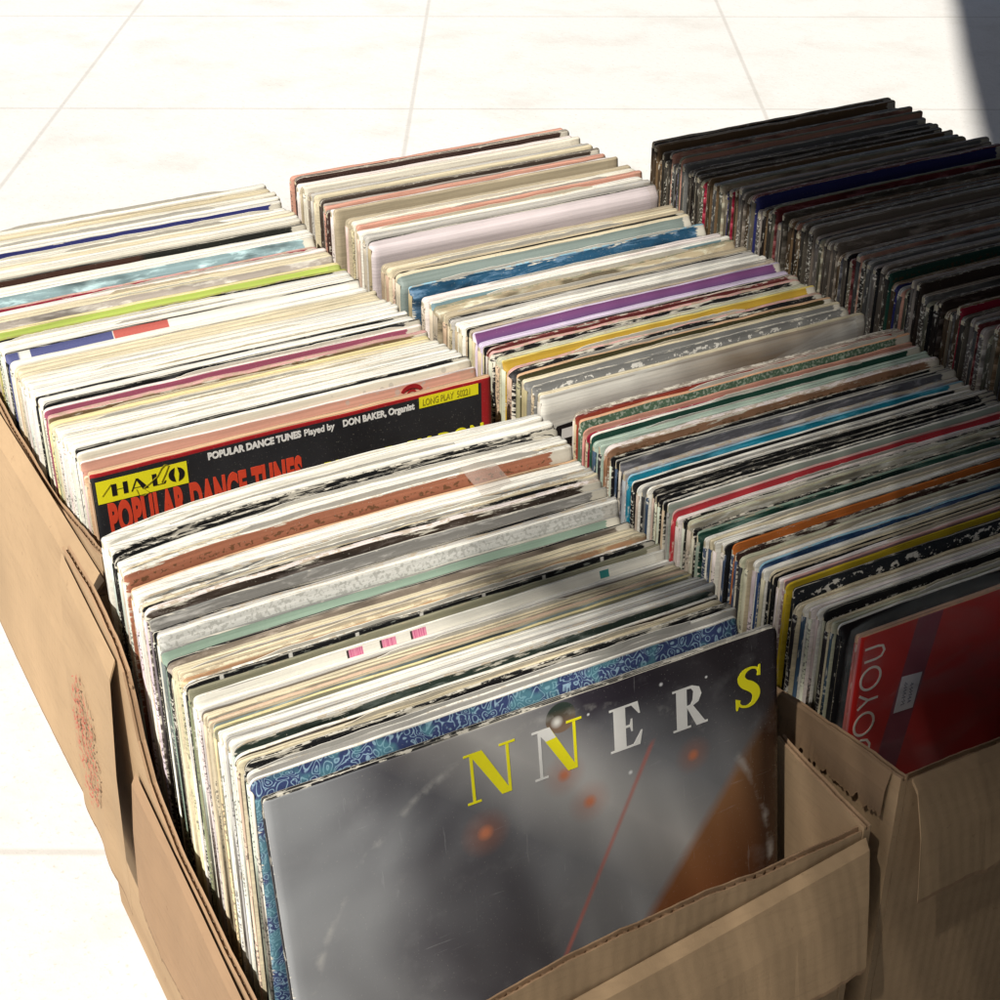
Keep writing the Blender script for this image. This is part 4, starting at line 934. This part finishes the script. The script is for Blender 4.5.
# ---------------------------------------------------------------- unseen shade blockers added for the right-hand side: table, awning, slats and canvas
SHADE = plain('dark_green_canvas', (.030, .035, .032), .9, .1); WOODM = plain('dark_stained_wood', (.05, .035, .022), .7, .2, 20, .4)
awn = empty('added_shade_awning', (0, 0, 0)); meta(awn, 'unseen canvas awning on poles added to shade the right-hand cartons', 'awning')  # out of view, added to cast the right-hand shade
OFFX, OFFY = SUN_DIR.x / SUN_DIR.z * 2.245, SUN_DIR.y / SUN_DIR.z * 2.245
BX, BY = .5 + OFFX, .617 + OFFY
ad = Vector((.629, .777)); an = Vector((.777, -.629))
def aw(q, t): return (BX + an.x * q + ad.x * t, BY + an.y * q + ad.y * t)
bm = bmesh.new(); G = {}; na, nb = 24, 12
for i in range(na + 1):
    for j in range(nb + 1):
        q = .20 + 4.2 * j / nb; t = -4.2 + 8.6 * i / na; x, y = aw(q, t); zz = 2.6 - .06 * math.sin(math.pi * j / nb) + .01 * math.sin(i * 1.7)
        G[i, j] = (bm.verts.new((x, y, zz)), bm.verts.new((x, y, zz - .004)))
for i in range(na):
    for j in range(nb):
        for k in (0, 1): bm.faces.new([G[a, b][k] for a, b in ((i, j), (i + 1, j), (i + 1, j + 1), (i, j + 1))])
bm_obj('shade_canopy', bm, SHADE, awn)
# added slats along the awning's edge, widening so the shade deepens gradually
PITCH = .034
TT = ((-.165, 1.), (-.15, .84), (-.10, .72), (0, .42), (.09, .10), (.20, .02))
q = -.158
while q < .198:
    T = next((a[1] + (b[1] - a[1]) * (q - a[0]) / (b[0] - a[0]) for a, b in zip(TT, TT[1:]) if a[0] <= q <= b[0]), .03)
    w = PITCH * (1 - T) / 2; w0 = PITCH * (1 - T * (.80 if q > -.04 else .62)) / 2       # near ends widened to darken the front cartons
    for run in (((-4.2, w0), (-.135, w0)), ((-.055, w0), (.02, w0), (.16, w), (1.5, w))) if -.13 < q < -.06 or -.16 < q < -.15 else (((-4.2, w0), (.02, w0), (.16, w), (1.5, w)),):  # openings left in some slats to throw sun patches
      bm = bmesh.new()
      pts = [aw(q - o, t) for t, o in run] + [aw(q + o, t) for t, o in reversed(run)]
      lo = [bm.verts.new((x, y, 2.590)) for x, y in pts]; hi = [bm.verts.new((x, y, 2.594)) for x, y in pts]; K = len(pts)
      bm.faces.new(lo); bm.faces.new(hi)
      for k in range(K): bm.faces.new((lo[k], hi[k], hi[(k + 1) % K], lo[(k + 1) % K]))
      bm_obj('shade_slat', bm, WOODM, awn)
    q += PITCH
for q, t in ((.25, -4.1), (.25, 4.3), (4.3, -4.1), (4.3, 4.3)):
    bm = bmesh.new(); bmesh.ops.create_cone(bm, cap_ends=True, segments=12, radius1=.022, radius2=.022, depth=2.58); x, y = aw(q, t); bm_obj('pole', bm, WOODM, awn, (x, y, 1.29))
for t in (-4.1, 0, 4.3):
    bm = bmesh.new(); a = Vector((*aw(-.18, t), 2.602)); b_ = Vector((*aw(4.3, t), 2.602)); d = (b_ - a); n_ = Vector((ad.x, ad.y, 0)) * .012
    vv = [bm.verts.new(p + o) for p in (a, b_) for o in (n_, -n_, -n_ + Vector((0, 0, .02)), n_ + Vector((0, 0, .02)))]
    for k in range(4): bm.faces.new((vv[k], vv[(k + 1) % 4], vv[4 + (k + 1) % 4], vv[4 + k]))
    bm.faces.new(vv[:4]); bm.faces.new(vv[4:]); bm_obj('rafter', bm, WOODM, awn)
tb = empty('added_shade_table', (1.75, 1.3, 0)); meta(tb, 'unseen trestle table added to shade the far right carton', 'table')  # out of view, added to keep sun and sky off the far carton
bm = bmesh.new(); box(bm, -1.11, .6, -.85, .05, .735, .76); bm_obj('tabletop', bm, WOODM, tb)
def drape(p0, p1, z0, z1, seed, n=60):
    bm = bmesh.new(); p0 = Vector(p0); p1 = Vector(p1); d = (p1 - p0).normalized(); nn = Vector((-d.y, d.x)); prev = None
    for i in range(n + 1):
        q = p0.lerp(p1, i / n); w = .012 * math.sin(i * .9 + seed) + .006 * math.sin(i * 2.3)
        ring = [bm.verts.new((q.x + nn.x * (w * k + o), q.y + nn.y * (w * k + o), z)) for o in (0, .002) for z, k in ((z1, .2), ((z0 + z1) / 2, .8), (z0, 1.2))]
        if prev:
            for a in (0, 1, 3, 4): bm.faces.new((prev[a], ring[a], ring[a + 1], prev[a + 1]))
        prev = ring
    return bm
for x, y in ((-.70, -.80), (.52, -.80), (.20, .02), (.52, .02)):
    if True:
        bm = bmesh.new(); box(bm, x - .02, x + .02, y - .02, y + .02, 0, .734); bm_obj('leg', bm, WOODM, tb)

bm_obj('added_shade_screen', drape((.40, -.75), (4.2, -.75), .02, 2.5, 3, 90), SHADE, awn, smooth=True)  # unseen screens added to block skylight from the front and right
bm_obj('added_shade_screen', drape((2.7, -.7), (2.7, 2.6), .02, 2.5, 5, 90), SHADE, awn, smooth=True)
